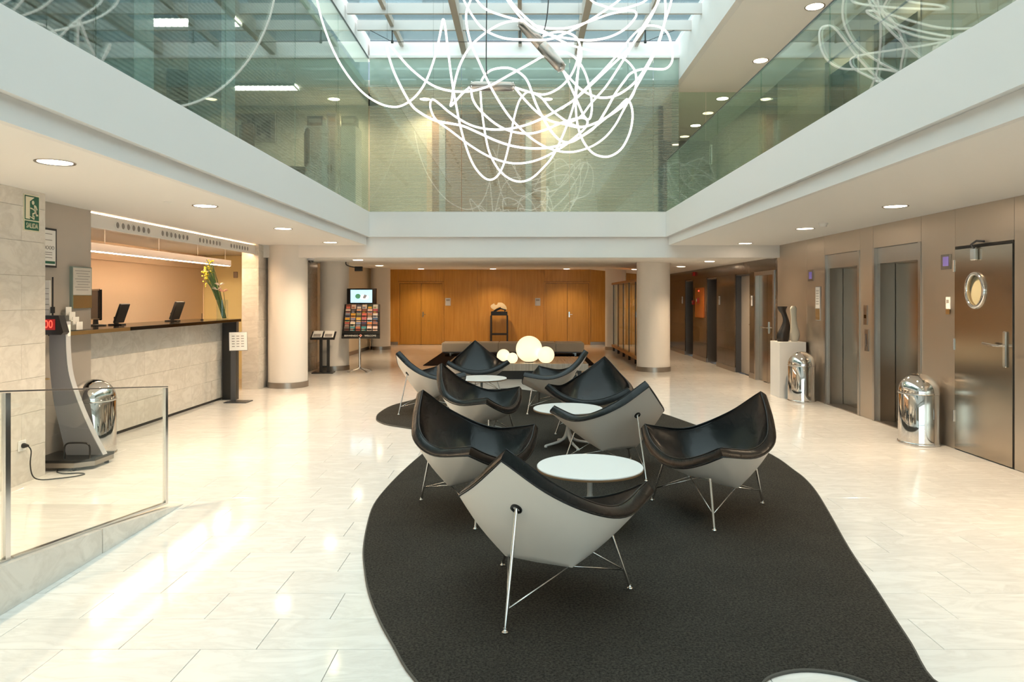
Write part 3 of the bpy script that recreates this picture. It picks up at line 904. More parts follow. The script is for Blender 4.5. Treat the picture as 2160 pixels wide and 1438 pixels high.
for px, py, lab in ((755, 548, 'over the brochure stand'), (800, 560, 'near the rear left column'), (888, 567, 'before the left oak door'), (1040, 567, 'above the sculpture stand'), (1195, 567, 'before the right oak door'), (1340, 568, 'behind the display case column'), (1437, 562, 'by the fire cabinet'), (1497, 551, 'over the dark stone wall')):
    y = 14.0
    for _ in range(40):
        x = (px - 1102) / F * y
        y = (rz2(x, y) - CH) * F / (629 - py)
        y = min(y, BACK - .35)
    x = (px - 1102) / F * y
    downlight(x, y, rz2(x, y) - .003, 'small recessed downlight in the rear ceiling %s' % lab, 'rear ceiling downlights', .10, watt=135)
for x, y, lab in ((3.85, 9.24, 'upper gallery downlight nearest the viewer'), (3.85, 11.34, 'upper gallery downlight in the middle'), (3.85, 7.14, 'upper gallery downlight above the lift'), (3.85, 13.5, 'upper gallery downlight at the glass door'), (3.85, 15.6, 'upper gallery downlight beyond the glass door')):
    downlight(x, y, 5.42, lab, 'upper gallery downlights', .11, 'downlight_glow_dim', 110)
for x, lab in ((-1.84, 'corridor downlight left of the brown door'), (.47, 'corridor downlight right of the brown door'), (-3.55, 'downlight above the white office cabinet')):
    downlight(x, 13.25, UC, lab, 'upper corridor downlights', .10, 'downlight_glow_dim', 110, 150)

def small_disc(name, label, cat, x, y, z, prof, m):
    t = thing(name, label, cat, (x, y, z))
    MB().lathe(prof, m, 20).build('body', t, True)
    return t
downlight(-5.6, 14.5, 2.42, 'downlight in the back office behind the frosted glass door', 'back office downlights')
t = small_disc('smoke_detector', 'white smoke detector on the right aisle ceiling', 'detector', 3.74, 8.72, CZ, [(.055, 0), (.055, -.02), (.042, -.03), (.04, -.048), (.02, -.052)], 'paper')
t = small_disc('sprinkler', 'small round cover plate on the left ceiling', 'detector', -3.45, 6.82, CZ, [(.035, 0), (.035, -.005), (.03, -.006)], 'paper')
t = small_disc('dome_camera', 'grey dome security camera beside the nearest column', 'camera', -3.82, 12.66, rear_z(12.66), [(.07, 0), (.07, -.05), (.06, -.055)], 'light_grey_plastic')
MB().sphere((0, 0, -.05), .052, 'black_gloss', 16, 10).build('dome', t, True)

# ------------------------------------------------------------------ lounge rug
pxr = [(794, 882), (800, 872), (826, 857), (870, 845), (920, 834), (973, 826.5), (1030, 822), (1078, 820.5), (1110, 824), (1180, 833), (1260, 846), (1330, 858), (1395, 873), (1473, 900), (1550, 926), (1629, 962), (1675, 994), (1698, 1012), (1722, 1040), (1752, 1090), (1791, 1160), (1850, 1250), (1885, 1305), (1922, 1362), (1968, 1438)]
pxl = [(876, 1438), (830, 1365), (800, 1310), (778, 1252), (769, 1200), (767, 1160), (775, 1110), (789, 1067), (817, 1030), (853, 993), (893, 958), (915, 944), (925, 928), (908, 914), (867, 905), (817, 897), (797, 889)]
def flr(p): return ((p[0] - 1102) * CH / (p[1] - 629), F * CH / (p[1] - 629))
ol = [flr(p) for p in pxr] + [(1.76, 2.72), (1.66, 2.60), (1.52, 2.72), (1.40, 2.885), (1.31, 2.945), (1.2, 2.968), (1.09, 2.945), (1.0, 2.89), (.93, 2.78), (.75, 2.5), (.3, 2.34), (-.15, 2.5)] + [flr(p) for p in pxl]
cl = [Vector((x, y, 0)) for x, y in ol]
sm = catmull([cl[-1]] + cl + [cl[0], cl[1]], 4)[4:-4]
sm = sm[:-1]
rb = MB()
n = len(sm)
top = [(p.x, p.y, .013) for p in sm]; bot = [(p.x, p.y, .0015) for p in sm]
rb.add(top + bot, [tuple(range(n))] + [(i, n + i, n + (i + 1) % n, (i + 1) % n) for i in range(n)], 'rug_grey')
rug = thing('area_rug', 'dark grey free form rug under the lounge chairs', 'rug', (0, 0, 0))
rb.build('pile', rug)
MB().tube([(p.x, p.y, .0085) for p in sm], .0065, 'rug_stitch', 5, True).build('edge_binding', rug)
t = tag(MB().box(-2.33, 1.72, 16.45, 20.5, .0015, .012, 'rug_black').build('rear_rug'), 'black rectangular rug beneath the long bench', 'rug')
RZ = .0135

# ------------------------------------------------------------------ shell chairs
def chair_parts():
    def bez(P, n):
        C = catmull(P, 40); L = [0]
        for a, b in zip(C[:-1], C[1:]): L.append(L[-1] + (b - a).length)
        out = []
        for i in range(n):
            d = L[-1] * i / n; k = max(j for j in range(len(L)) if L[j] <= d + 1e-9); k = min(k, len(C) - 2)
            t = (d - L[k]) / max(L[k + 1] - L[k], 1e-9); out.append(C[k].lerp(C[k + 1], t))
        return out
    P = (0, .51, .815); A = (.51, -.29, .525)
    side = [P, (.20, .405, .655), (.375, .255, .545), (.47, .02, .487), A]
    front = [A, (.36, -.345, .445), (.19, -.375, .385), (0, -.385, .362), (-.19, -.375, .385), (-.36, -.345, .445), (-.51, -.29, .525)]
    n1, n2 = 22, 24
    E1_ = bez(side, n1); E2_ = bez(front, n2)
    E3_ = [Vector((-p.x, p.y, p.z)) for p in bez(side[::-1], n1)]
    rim = np.array([tuple(p) for p in E1_ + E2_ + E3_]); N = len(rim)
    bot = []
    def sst(u): return u * u * (3 - 2 * u)
    for i in range(n1):
        u = i / n1; bot.append((.19 * sst(min(1, u * 1.7)), .10 - .02 * u, .203))
    for i in range(n2):
        v = i / n2; bot.append((.19 * math.cos(PI * v), .08 - .06 * math.sin(PI * v), .203 + .004 * math.sin(PI * v)))
    for i in range(n1):
        u = 1 - i / n1; bot.append((-.19 * sst(min(1, u * 1.7)), .10 - .02 * u, .203))
    bot = np.array(bot)
    c = np.array((0, .02, .62))
    S = [0, .08, .2, .35, .5, .65, .8, .9, 1.0]
    outer = []
    for s in S:
        p = bot + (rim - bot) * s
        d = p - c; d /= np.linalg.norm(d, axis=1)[:, None]
        outer.append(p + d * (.014 * math.sin(PI * s)))
    outer = np.array(outer)                       # [s][i]
    tang = np.roll(rim, -1, 0) - np.roll(rim, 1, 0)
    prof = outer[-1] - outer[-3]
    nr = np.cross(tang, prof)
    sgn = np.sign(np.sum(nr * (np.array((0, -.02, .9)) - rim), axis=1)); nr *= sgn[:, None]
    nr /= np.linalg.norm(nr, axis=1)[:, None]
    for _ in range(1): nr = (nr * 2 + np.roll(nr, 1, 0) + np.roll(nr, -1, 0)) / 4
    nr /= np.linalg.norm(nr, axis=1)[:, None]
    pr = prof / np.linalg.norm(prof, axis=1)[:, None]
    def strip(b, rings, m, cap0=None):
        vs = [tuple(p) for r in rings for p in r]; fs = []
        for k in range(len(rings) - 1):
            for i in range(N):
                j = (i + 1) % N
                fs.append((k * N + i, k * N + j, k * N + N + j, k * N + N + i))
        b.add(vs, fs, m)
    # hard shell
    sh = MB()
    inn = outer + np.array([nr * .008] * len(S))
    cb = bot.mean(0); cb[2] = .200
    rings = [bot * .5 + cb * .5 + np.array((0, 0, -.0))] + list(outer) + [outer[-1] + nr * .008] 
    strip(sh, rings, 'shell_white')
    k = len(sh.v); sh.v.append(tuple(cb)); 
    for i in range(N): sh.f.append([k, (i + 1) % N, i]); sh.m.append(0)
    # cushion: wrapped rim band, then the seat bowl
    T = .068
    r1 = rim + nr * T
    cu = MB()
    bi = np.array([(.17 * math.sin(2 * PI * i / N) , .03 + .10 * math.cos(2 * PI * i / N), .30) for i in range(N)])
    # align the bowl ring with the rim by angle
    ang = np.arctan2(rim[:, 0], rim[:, 1] + .0)
    bi = np.stack([.12 * np.sin(ang), -.02 + .09 * np.cos(ang), np.full(N, .305)], 1)
    bowl = []
    for s in [1.0, .985, .93, .84, .74, .63, .52, .41, .3, .2, .1, 0]:
        p = bi + (r1 - bi) * s
        p[:, 2] -= .012 * (1 - s) ** 2
        d = p - np.array((0, .0, .75)); d /= np.linalg.norm(d, axis=1)[:, None]
        bowl.append(p + d * (.058 * math.sin(PI * s) ** .9) + (-pr * .004 if s == 1.0 else 0))
    band = [outer[-3] + nr * .009, outer[-2] + nr * .009, rim + nr * .006, rim + nr * .003 + pr * .005, rim + nr * .012 + pr * .009, rim + nr * .034 + pr * .010, rim + nr * .058 + pr * .009, r1 + nr * .002 + pr * .003]
    strip(cu, band + bowl, 'black_leather')
    k = len(cu.v); cc = bowl[-1].mean(0); cc[2] -= .003; cu.v.append(tuple(cc)); L = (len(band) + len(bowl) - 1) * N
    for i in range(N): cu.f.append([L + i, L + (i + 1) % N, k]); cu.m.append(0)
    pip = MB().tube([tuple(p) for p in (r1 + pr * .004)], .0055, 'black_leather', 6, True)
    seam = MB().tube([tuple(p) for p in (rim - pr * .003 + nr * .001)], .0055, 'black_satin', 6, True)
    # chrome base
    zo = outer[:, 0, 2]; kk = int(np.searchsorted(zo, .548)); tt = (.548 - zo[kk - 1]) / (zo[kk] - zo[kk - 1])
    back_top = tuple(outer[kk - 1, 0] + (outer[kk, 0] - outer[kk - 1, 0]) * tt)
    legs = [[back_top, (0, .47, .006)], [(.285, -.225, .322), (.385, -.265, .006)], [(-.285, -.225, .322), (-.385, -.265, .006)]]
    lm = []
    for l in legs:
        b = MB().tube(l, .0085, 'chrome_rod', 10)
        b.lathe([(.014, 0), (.016, .004), (.010, .012), (.009, .022)], 'chrome_rod', 12, (l[1][0], l[1][1], 0))
        lm.append(b)
    BR, BL, FC = (.175, .08, .206), (-.175, .08, .206), (0, -.19, .268)
    def on(l, z):
        a, b = Vector(l[0]), Vector(l[1]); t = (a.z - z) / (a.z - b.z); return tuple(a.lerp(b, t))
    st = []
    for l, e in ((legs[0], BR), (legs[0], BL), (legs[1], BR), (legs[1], FC), (legs[2], BL), (legs[2], FC)):
        st.append(MB().tube([on(l, .10), e], .0042, 'chrome_rod', 6))
    for l in legs[1:]:
        st.append(MB().tube([l[0], FC], .0042, 'chrome_rod', 6))
    soc = MB()
    d = (Vector((0, .08, .2)) - Vector((0, .51, .815))).normalized(); nrm = Vector((0, d.z, -d.y)); nrm = -nrm if nrm.y < 0 else nrm
    M = Matrix.Translation(Vector(back_top) + nrm * .003) @ nrm.to_track_quat('Z', 'Y').to_matrix().to_4x4()
    soc.lathe([(.030, -.02), (.030, .004), (.022, .008), (.018, .004), (.018, -.02)], 'black_satin', 20, T=M)
    return [('shell', sh.mesh('shell', True, 50), None), ('seat_cushion', cu.mesh('seat_cushion', True, 60), 'black leather seat pad'),
            ('piping', pip.mesh('piping', True), None), ('rim_seam', seam.mesh('rim_seam', True), None)] + \
           [('leg', b.mesh('leg', True, 50), None) for b in lm] + [('strut', b.mesh('strut', True), None) for b in st] + [('leg_socket', soc.mesh('leg_socket', True, 40), None)]
CP = chair_parts()
CHAIRS = [((.119, 3.714), (.427, .904), 'leather shell chair nearest the viewer, its beige back turned to us'),
          ((-.372, 5.23), (.881, -.473), 'leather shell chair left of the front round table, facing right'),
          ((1.398, 5.189), (-.928, -.371), 'leather shell chair right of the front round table, facing left'),
          ((.838, 6.43), (-.476, .88), 'leather shell chair with beige back, between front and middle tables'),
          ((.84, 8.19), (-.377, -.926), 'leather shell chair facing us behind the middle round table'),
          ((-.458, 7.528), (.938, -.348), 'leather shell chair left of the middle round table, facing right'),
          ((-1.26, 9.68), (.86, .5), 'leather shell chair at the far left, its side turned to us'),
          ((-.743, 11.45), (.13, -.99), 'leather shell chair facing us behind the far round table'),
          ((.41, 9.80), (-.975, .22), 'leather shell chair in front of the globe lamps, turned left')]
for (x, y), (fx, fy), lab in CHAIRS:
    # local -Y is forward
    rz = math.atan2(fx, -fy)
    onrug = RZ
    t = thing('lounge_chair', lab, 'chair', (x, y, onrug), rz, 'black leather shell chairs')
    for nme, me, l in CP:
        o = put(nme, me, t, (0, 0, 0))
        if l: o['label'] = l

# ------------------------------------------------------------------ pedestal tables
tb = {}
def table(x, y, rz, label):
    if not tb:
        tb['table_top'] = MB().lathe([(.362, .386), (.37, .390), (.37, .396), (.366, .400)], 'table_white', 64).mesh('table_top', True, 30)
        tb['edge_band'] = MB().lathe([(.35, .374), (.368, .376), (.3705, .381), (.3705, .3895), (.36, .390)], 'table_edge', 64).mesh('edge_band', True, 30)
        st = MB().lathe([(.020, .10), (.019, .2), (.019, .33), (.03, .365), (.06, .374)], 'table_base', 20)
        tb['stem'] = st.mesh('stem', True, 50)
        ft = MB()
        P = catmull([(0.0, 0, .205), (.016, 0, .14), (.045, 0, .085), (.10, 0, .05), (.18, 0, .03), (.255, 0, .016)], 4)
        R = [.019 - .007 * i / (len(P) - 1) for i in range(len(P))]
        ft.tube([tuple(p) for p in P], R, 'table_base', 10)
        ft.lathe([(.016, 0), (.016, .012), (.012, .022)], 'table_base', 12, (.255, 0, 0))
        tb['foot'] = ft.mesh('foot', True, 50)
    t = thing('side_table', label, 'table', (x, y, RZ), rz, 'round white pedestal tables')
    put('table_top', tb['table_top'], t, (0, 0, 0)); put('edge_band', tb['edge_band'], t, (0, 0, 0)); put('stem', tb['stem'], t, (0, 0, 0))
    for k in range(4): put('foot', tb['foot'], t, (0, 0, 0), (0, 0, k * PI / 2))
table(.471, 4.90, .4, 'round white pedestal table in front, largest in view')
table(.485, 7.47, .35, 'round white pedestal table in the middle of the chairs')
table(-.60, 10.3, .2, 'round white pedestal table farthest back among the chairs')

# ------------------------------------------------------------------ low table with globe lamps
t = thing('low_table', 'long low grained wood table carrying the globe lamps', 'table', (-.095, 14.48, 0))
MB().box(-1.375, 1.375, -.85, .86, .171, .309, 'zebra_wood', bev=.004).build('table_top', t)
MB().box(-1.25, 1.25, -.78, .78, 0, .171, 'black_satin').build('plinth', t)
for x, y, r, lab in ((.132, 13.98, .262, 'largest glowing globe lamp on the low table'), (.46, 13.72, .165, 'medium glowing globe lamp at the right of the largest'), (-.375, 13.9, .132, 'small glowing globe lamp at the far left'), (-.195, 13.70, .105, 'smallest glowing globe lamp, between two others')):
    t = thing('globe_lamp', lab, 'lamp', (x, y, .309), group='glowing globe lamps')
    MB().sphere((0, 0, r * 1.0), r, 'globe_glow', 32, 20).build('globe', t, True)
    MB().lathe([(r * .34, 0), (r * .34, r * .05), (r * .3, r * .07)], 'black_satin', 24).build('base', t)

# long bench
t = thing('bench', 'long cream upholstered bench on the black rug', 'bench', (-.26, 19.42, .012))
for i in range(5):
    x0 = -1.94 + i * .776
    MB().box(x0 + .002, x0 + .774, -.36, .36, .105, .36, 'bench_fabric', bev=.02).build('cushion', t, True, 30)
MB().box(-1.9, 1.9, -.3, .3, .08, .105, 'dark_grey_metal').build('frame', t)
for x in (-1.7, 0, 1.7):
    for y in (-.3, .3):
        MB().box(x - .025, x + .025, y - .025, y + .025, 0, .08, 'chrome_rod').build('leg', t)

# sculpture on a tall stand at the wood wall
t = thing('sculpture_stand', 'dark tall stand under the cream sculpture', 'stand', (-.775, 23.45, 0))
MB().box(-.27, .27, -.2, .2, 1.01, 1.14, 'black_satin').build('top_block', t)
for x in (-.27, .27):
    for y in (-.17, .17):
        MB().box(x - .025, x + .025, y - .025, y + .025, 0, 1.01, 'bronze_dark').build('leg', t)
MB().box(-.245, .245, -.185, -.155, .36, .41, 'bronze_dark').build('stretcher', t)
MB().box(-.245, .245, .155, .185, .36, .41, 'bronze_dark').build('stretcher', t)
t = thing('sculpture', 'cream curved abstract sculpture on the dark stand', 'sculpture', (-.775, 23.45, 1.14))
b = MB()
ol = [(-.29, .175), (-.27, .215), (-.17, .275), (-.155, .235), (-.12, .215), (-.075, .225), (-.05, .265), (-.045, .295), (.02, .30), (.10, .29), (.18, .235), (.23, .17), (.255, .09), (.25, .065), (.15, .085), (.06, .12), (.05, .155), (-.03, .135), (-.10, .10), (-.16, .05), (-.19, .07), (-.23, .09), (-.27, .12)]
b.prism(ol[::-1], 'y', -.08, .08, 'stone_cream').build('body', t)
MB().prism([(-.17, .045), (.04, .15), (.06, .12), (.24, .06), (.2, 0), (.17, 0), (.17, .04), (.05, .085), (-.10, 0), (-.2, 0)], 'y', -.05, .05, 'bronze_dark').build('support', t)

# glass display case
t = thing('display_case', 'long glass display case with wooden rails behind the right column', 'cabinet', (2.92, 18.5, 0))
MB().box(-.24, .24, -2.6, 2.6, .13, .20, 'vitrine_wood').build('bottom_rail', t)
MB().box(-.24, .24, -2.6, 2.6, 1.98, 2.04, 'vitrine_wood').build('top_rail', t)
for i in range(6):
    y = -2.55 + i * 1.02
    MB().box(-.2, -.17, y - .015, y + .015, .2, 1.98, 'dark_grey_metal').build('upright', t)
    MB().box(.17, .2, y - .015, y + .015, .2, 1.98, 'dark_grey_metal').build('upright', t)
    for x in (-.18, .18):
        MB().box(x - .03, x + .03, y - .03 if i else y, y + .03 if i < 5 else y, 0, .13, 'bronze_dark').build('leg', t)
    if i < 5:
        MB().box(-.19, -.182, y + .02, y + 1.0, .2, 1.98, 'clear_glass').build('pane', t)
        MB().box(.182, .19, y + .02, y + 1.0, .2, 1.98, 'clear_glass').build('pane', t)
        for z in (.75, 1.3):
            MB().box(-.16, .16, y + .03, y + .99, z, z + .01, 'clear_glass').build('shelf', t)
for i, (y, z) in enumerate(((16.6, 1.31), (17.5, 1.31), (18.3, 1.31), (19.3, 1.31), (16.9, .76), (18.0, .76))):
    v = thing('glass_vase', '%s ornament on the %s shelf of the display case' % (['first', 'second', 'third', 'fourth', 'first', 'second'][i], 'upper' if i < 4 else 'lower'), 'vase', (2.92, y, z), group='ornaments in the display case')
    MB().lathe([(.04, 0), (.06, .05), (.07, .12), (.03, .2), (.045, .26)], 'petal_pink' if i % 2 else 'chrome', 16).build('body', v, True)

# ------------------------------------------------------------------ chrome push bins
bn = {}
def bin_(x, y, rz, label):
    if not bn:
        r = .203
        b = MB().lathe([(r, .03), (r, .54), (r - .002, .545)], 'chrome', 48); bn['body'] = b.mesh('body', True, 40)
        b = MB().lathe([(r + .005, 0), (r + .008, .006), (r + .008, .026), (r + .003, .032)], 'chrome', 48); bn['base_ring'] = b.mesh('base_ring', True, 40)
        prof = [(r + .004, .548), (r + .006, .556), (r + .004, .566), (r, .568)]
        prof += [(r * math.cos(a), .568 + .195 * math.sin(a)) for a in [PI / 2 * i / 12 for i in range(1, 12)]] + [(.004, .764)]
        b = MB().lathe(prof, 'chrome', 48); bn['dome_lid'] = b.mesh('dome_lid', True, 40)
        # push flap: a raised patch of the dome at the front (-Y)
        vs = []; fs = []; nu, nv = 12, 10
        for i in range(nu + 1):
            for j in range(nv + 1):
                az = -PI / 2 + (-.62 + 1.24 * i / nu); el = .1 + .95 * j / nv
                for _ in (0,):
                    rr = r + .004
                    vs.append((rr * math.cos(el) * math.cos(az), rr * math.cos(el) * math.sin(az), .568 + (.195 + .004) * math.sin(el)))
        for i in range(nu):
            for j in range(nv):
                q = i * (nv + 1) + j; fs.append((q, q + nv + 1, q + nv + 2, q + 1))
        m0 = len(vs); vs2 = [(p[0] * .985, p[1] * .985, .568 + (p[2] - .568) * .985) for p in vs]
        fs2 = [tuple(m0 + k for k in f[::-1]) for f in fs]
        ed = []
        per = [i * (nv + 1) for i in range(nu + 1)] + [nu * (nv + 1) + j for j in range(1, nv + 1)] + [i * (nv + 1) + nv for i in range(nu - 1, -1, -1)] + [j for j in range(nv - 1, 0, -1)]
        for a, c in zip(per, per[1:] + per[:1]): ed.append((a, c, m0 + c, m0 + a))
        b = MB().add(vs + vs2, fs + fs2 + ed, 'chrome'); bn['push_flap'] = b.mesh('push_flap', True, 40)
    t = thing('waste_bin', label, 'bin', (x, y, 0), rz, 'chrome dome bins')
    for k in ('body', 'base_ring', 'dome_lid', 'push_flap'): put(k, bn[k], t, (0, 0, 0))
bin_(4.322, 7.65, -.75, 'chrome dome topped bin between the lift and the porthole door')
bin_(4.29, 10.78, -.75, 'chrome dome topped bin in front of the white plinth')
bin_(-4.34, 7.10, .9, 'chrome dome topped bin behind the weighing scale')

# plinth with two sculptures
t = tag(MB().box(4.08, 4.50, 11.13, 11.55, 0, .884, 'white_paint', bev=.002).build('plinth'), 'white square plinth holding two slender sculptures', 'plinth')
def blade(name, label, x, y, prof, m, tw=0):
    t = thing(name, label, 'sculpture', (x, y, .884), group='slender sculptures on the plinth')
    P = catmull([(p[0], p[2], p[1]) for p in prof], 4)   # (offset, halfwidth, z)
    vs = []; fs = []; n = 16
    for p in P:
        for i in range(n):
            a = 2 * PI * i / n
            vs.append((p.x + p.y * math.cos(a), .62 * p.y * math.sin(a), p.z))
    for k in range(len(P) - 1):
        for i in range(n):
            j = (i + 1) % n; fs.append((k * n + i, k * n + j, k * n + n + j, k * n + n + i))
    fs += [tuple(range(n - 1, -1, -1)), tuple(range((len(P) - 1) * n, len(P) * n))]
    MB().add(vs, fs, m).build('body', t, True, 60)
blade('sculpture', 'black curved slender sculpture on the white plinth', 4.205, 11.33, [(0, 0, .085), (0, .06, .105), (.012, .14, .10), (.045, .24, .075), (.05, .34, .05), (.02, .44, .045), (-.01, .50, .06), (-.01, .565, .085)], 'bronze_dark')
blade('sculpture', 'white slender sculpture beside the black one', 4.405, 11.36, [(0, 0, .05), (.0, .06, .08), (.0, .13, .085), (-.005, .24, .06), (-.012, .36, .046), (-.016, .46, .05), (-.018, .53, .056), (-.016, .572, .03)], 'stone_white')

# ------------------------------------------------------------------ fittings on the right wall
def wall_plate(name, label, cat, y, z, w, h, m, extra=(), group=None, d=.012):
    t = thing(name, label, cat, (XR - .0005, y, z), group=group)
    MB().box(-d, 0, -w / 2, w / 2, -h / 2, h / 2, m, bev=.002).build('plate', t)
    for nme, y0, y1, z0, z1, mm in extra:
        MB().box(-d - .002, -d - .0002, y0, y1, z0, z1, mm).build(nme, t)
    return t
wall_plate('lift_display', 'square lift indicator beside the porthole door', 'indicator', 7.51, 1.97, .17, .16, 'steel_soft', [('screen', -.055, .045, -.045, .055, 'indicator_violet')], 'lift indicators')
wall_plate('lift_display', 'square lift indicator above the paper notice near the plinth', 'indicator', 11.03, 1.94, .20, .18, 'steel_soft', [('screen', -.055, .055, -.055, .055, 'indicator_violet')], 'lift indicators')
wall_plate('light_switch', 'small white switch plate beside the porthole door', 'switch', 7.47, 1.53, .07, .13, 'paper', [('print', -.02, .02, .0, .035, 'print_grey'), ('base_plate', -.033, .033, -.12, -.066, 'brass_edge')])
t = wall_plate('call_panel', 'lift call panel with a dark button between the lifts', 'button panel', 9.27, 1.36, .09, .26, 'steel_soft', [('button', -.03, .03, -.045, .005, 'black_gloss')], 'lift call panels')
t = wall_plate('call_panel', 'plain lower lift plate between the lifts', 'button panel', 9.24, 1.03, .10, .29, 'steel_soft', [('slot', -.015, .015, -.08, .08, 'dark_grey_metal')], 'lift call panels')
t = wall_plate('notice_sign', 'paper notice in a holder left of the first lift', 'sign', 10.76, 1.50, .16, .52, 'light_grey_plastic', [('paper', -.075, .075, -.07, .25, 'paper'), ('metal_foot', -.075, .075, -.25, -.08, 'brass_edge')])
for k in range(6):
    MB().box(-.0155, -.0145, -.045, .05, .19 - k * .04, .198 - k * .04, 'print_grey').build('print', t)
t = wall_plate('fire_cabinet', 'orange glazed fire hose cabinet in the dark stone wall', 'cabinet', 17.92, 1.47, .85, .76, 'orange_panel', [('sign', -.03, .2, -.02, .12, 'red_plastic'), ('label', .22, .3, .02, .1, 'paper')], d=.03)
MB().sphere((-.035, 0, .3), .02, 'led_red', 10, 8).build('lamp', t, True)
wall_plate('alarm_point', 'small red fire alarm button beside the dark doorway', 'alarm', 18.55, 1.47, .1, .11, 'red_plastic', [('button', -.02, .02, -.02, .02, 'paper')], d=.05)
wall_plate('alarm_siren', 'small dark red siren high on the stone wall', 'alarm', 18.5, 2.22, .12, .1, 'red_plastic', [('grille', -.03, .03, -.03, .03, 'bronze_dark')], d=.06)
for y, lab in ((16.15, 'right of the second dark doorway'), (13.86, 'between beige door and steel door'), (19.9, 'left of the far dark doorway')):
    wall_plate('door_sign', 'small pale sign plate %s' % lab, 'sign', y, 1.53, .09, .2, 'light_grey_plastic', [('print', -.03, .03, .02, .07, 'print_grey')], 'door sign plates')

# ------------------------------------------------------------------ exit sign
t = thing('exit_sign', 'green and cream exit sign reading SALIDA on the marble wall', 'sign', (XLM + .0005, 6.10, 2.32))
MB().box(0, .004, -.098, .098, -.158, .158, 'sign_cream').build('board', t)
g1 = MB().box(.0042, .006, -.088, .088, -.062, .148, 'sign_green').box(.0042, .006, -.088, .088, -.148, -.072, 'sign_green').build('green_field', t)
pic = MB()
def poly(pts): pic.prism([(u, v) for u, v in pts], 'x', .0062, .0074, 'sign_cream')
poly([(-.08, -.052), (-.028, -.044 - .01), (-.028 + .0, -.03), (-.028, .1), (.03, .138), (-.08, .138)])
poly([(-.028, -.035), (.025, -.055), (.03, -.045), (.03, -.02), (.024, -.02), (.024, -.044), (-.028, -.028)])
pic.prism([(.012 + .016 * math.cos(2 * PI * i / 16), .092 + .018 * math.sin(2 * PI * i / 16)) for i in range(16)], 'x', .0062, .0074, 'sign_cream')
poly([(.022, .07), (.034, .075), (.052, .066), (.068, .036), (.058, .03), (.046, .052), (.04, .05), (.036, .03), (.046, .012), (.05, -.022), (.076, -.02), (.076, -.006), (.06, -.006), (.052, .03), (.03, .04)])
poly([(.03, .035), (.016, .04), (-.02, .048), (-.022, .036), (.014, .03), (.03, .02)])
poly([(.034, .028), (.028, .008), (.004, .0), (.006, -.036), (.016, -.036), (.016, -.008), (.04, -.002), (.05, .02)])
pic.build('pictogram', t)
put('lettering', text_mesh('SALIDA', .062, 'sign_cream', 'lettering', sx=.72), t, (.0068, 0, -.112), ROTP)

# certificate and notice on the panel
t = thing('framed_certificate', 'black framed white certificate partly behind the marble wall', 'picture', (PX + .0005, 6.70, 2.07))
MB().box(0, .02, -.2, .2, -.19, .19, 'black_satin').build('frame', t)
MB().box(.0202, .022, -.18, .18, -.17, .17, 'paper').build('paper', t)
MB().box(.0222, .023, -.17, .17, -.155, -.13, 'sign_green').build('green_band', t)
for i in range(4):
    MB().tube([(.0224, .02 + i * .04 + .016 * math.cos(2 * PI * k / 14), .016 * math.sin(2 * PI * k / 14)) for k in range(14)], .003, 'print_grey', 4, True).build('seal', t)
for z in (.13, .07, -.05, -.07, -.1):
    MB().box(.0222, .0228, -.05, .13, z, z + .006, 'print_grey').build('print', t)
t = thing('notice_sign', 'printed notice in a glass holder beside the reception opening', 'sign', (PX + .0005, 7.285, 1.69))
MB().box(.0, .03, -.16, .16, -.215, .215, 'spandrel_glass').build('holder', t)
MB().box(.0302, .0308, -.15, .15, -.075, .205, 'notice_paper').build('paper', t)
MB().box(.031, .034, -.15, .155, -.212, -.08, 'brass_edge').build('metal_foot', t)
for k in range(8):
    MB().box(.0309, .0314, -.12 + .02 * (k % 3), .13 - .03 * (k % 2), .17 - k * .028, .176 - k * .028, 'print_grey').build('print', t)

# ------------------------------------------------------------------ on the counter
def rot(T, ax, a): return T @ Matrix.Rotation(a, 4, ax)
t = thing('monitor', 'black computer monitor behind the counter, next to the grey panel', 'monitor', (-5.0, 8.22, 1.258), .8)
MB().lathe([(.11, 0), (.11, .012), (.03, .02), (.025, .1)], 'black_plastic', 20).build('stand', t)
MB().box(-.03, .0, -.26, .26, .07, .43, 'black_gloss', bev=.008).build('display_panel', t)
MB().box(-.04, -.03, -.24, .24, .09, .41, 'black_plastic').build('screen', t)
t = thing('monitor', 'small black tilted screen in the middle of the counter', 'monitor', (-4.9, 9.85, 1.258), .12)
T = Matrix.Rotation(.32, 4, 'Y')
MB().box(-.02, .02, -.15, .15, .03, .29, 'black_plastic', T, .006).build('display_panel', t)
MB().box(-.09, .07, -.07, .07, 0, .015, 'black_plastic').box(-.03, .0, -.03, .03, .012, .12, 'black_plastic').build('stand', t)
t = thing('monitor', 'thin tilted black screen just behind the large monitor', 'monitor', (-4.87, 8.44, 1.258), .1)
MB().box(-.012, .012, -.12, .12, .03, .27, 'black_plastic', T, .005).build('display_panel', t)
MB().box(-.08, .07, -.06, .06, 0, .015, 'black_plastic').box(-.03, .0, -.03, .03, .012, .1, 'black_plastic').build('stand', t)
t = thing('pen', 'thin dark desk pen standing on the counter', 'pen', (-4.75, 10.4, 1.258))
MB().tube([(0, 0, .01), (0, 0, .1)], .004, 'black_plastic', 6).lathe([(.02, 0), (.02, .01), (.006, .014)], 'black_plastic', 12).build('body', t)
# leaflet holder
t = thing('leaflet_holder', 'clear tiered leaflet holder with cards at the counter end', 'holder', (-4.49, 7.08, 1.258), .1)
MB().box(-.06, .06, -.09, .09, 0, .006, 'clear_glass').box(-.06, -.054, -.09, .09, .022, .22, 'clear_glass', Matrix.Rotation(-.3, 4, 'Y')).build('holder', t)
for k in range(4):
    MB().box(-.075 + k * .028, -.071 + k * .028, -.075 + .01 * k, .03 + .015 * k, .15 - k * .048, .235 - k * .05, 'paper').build('card', t)

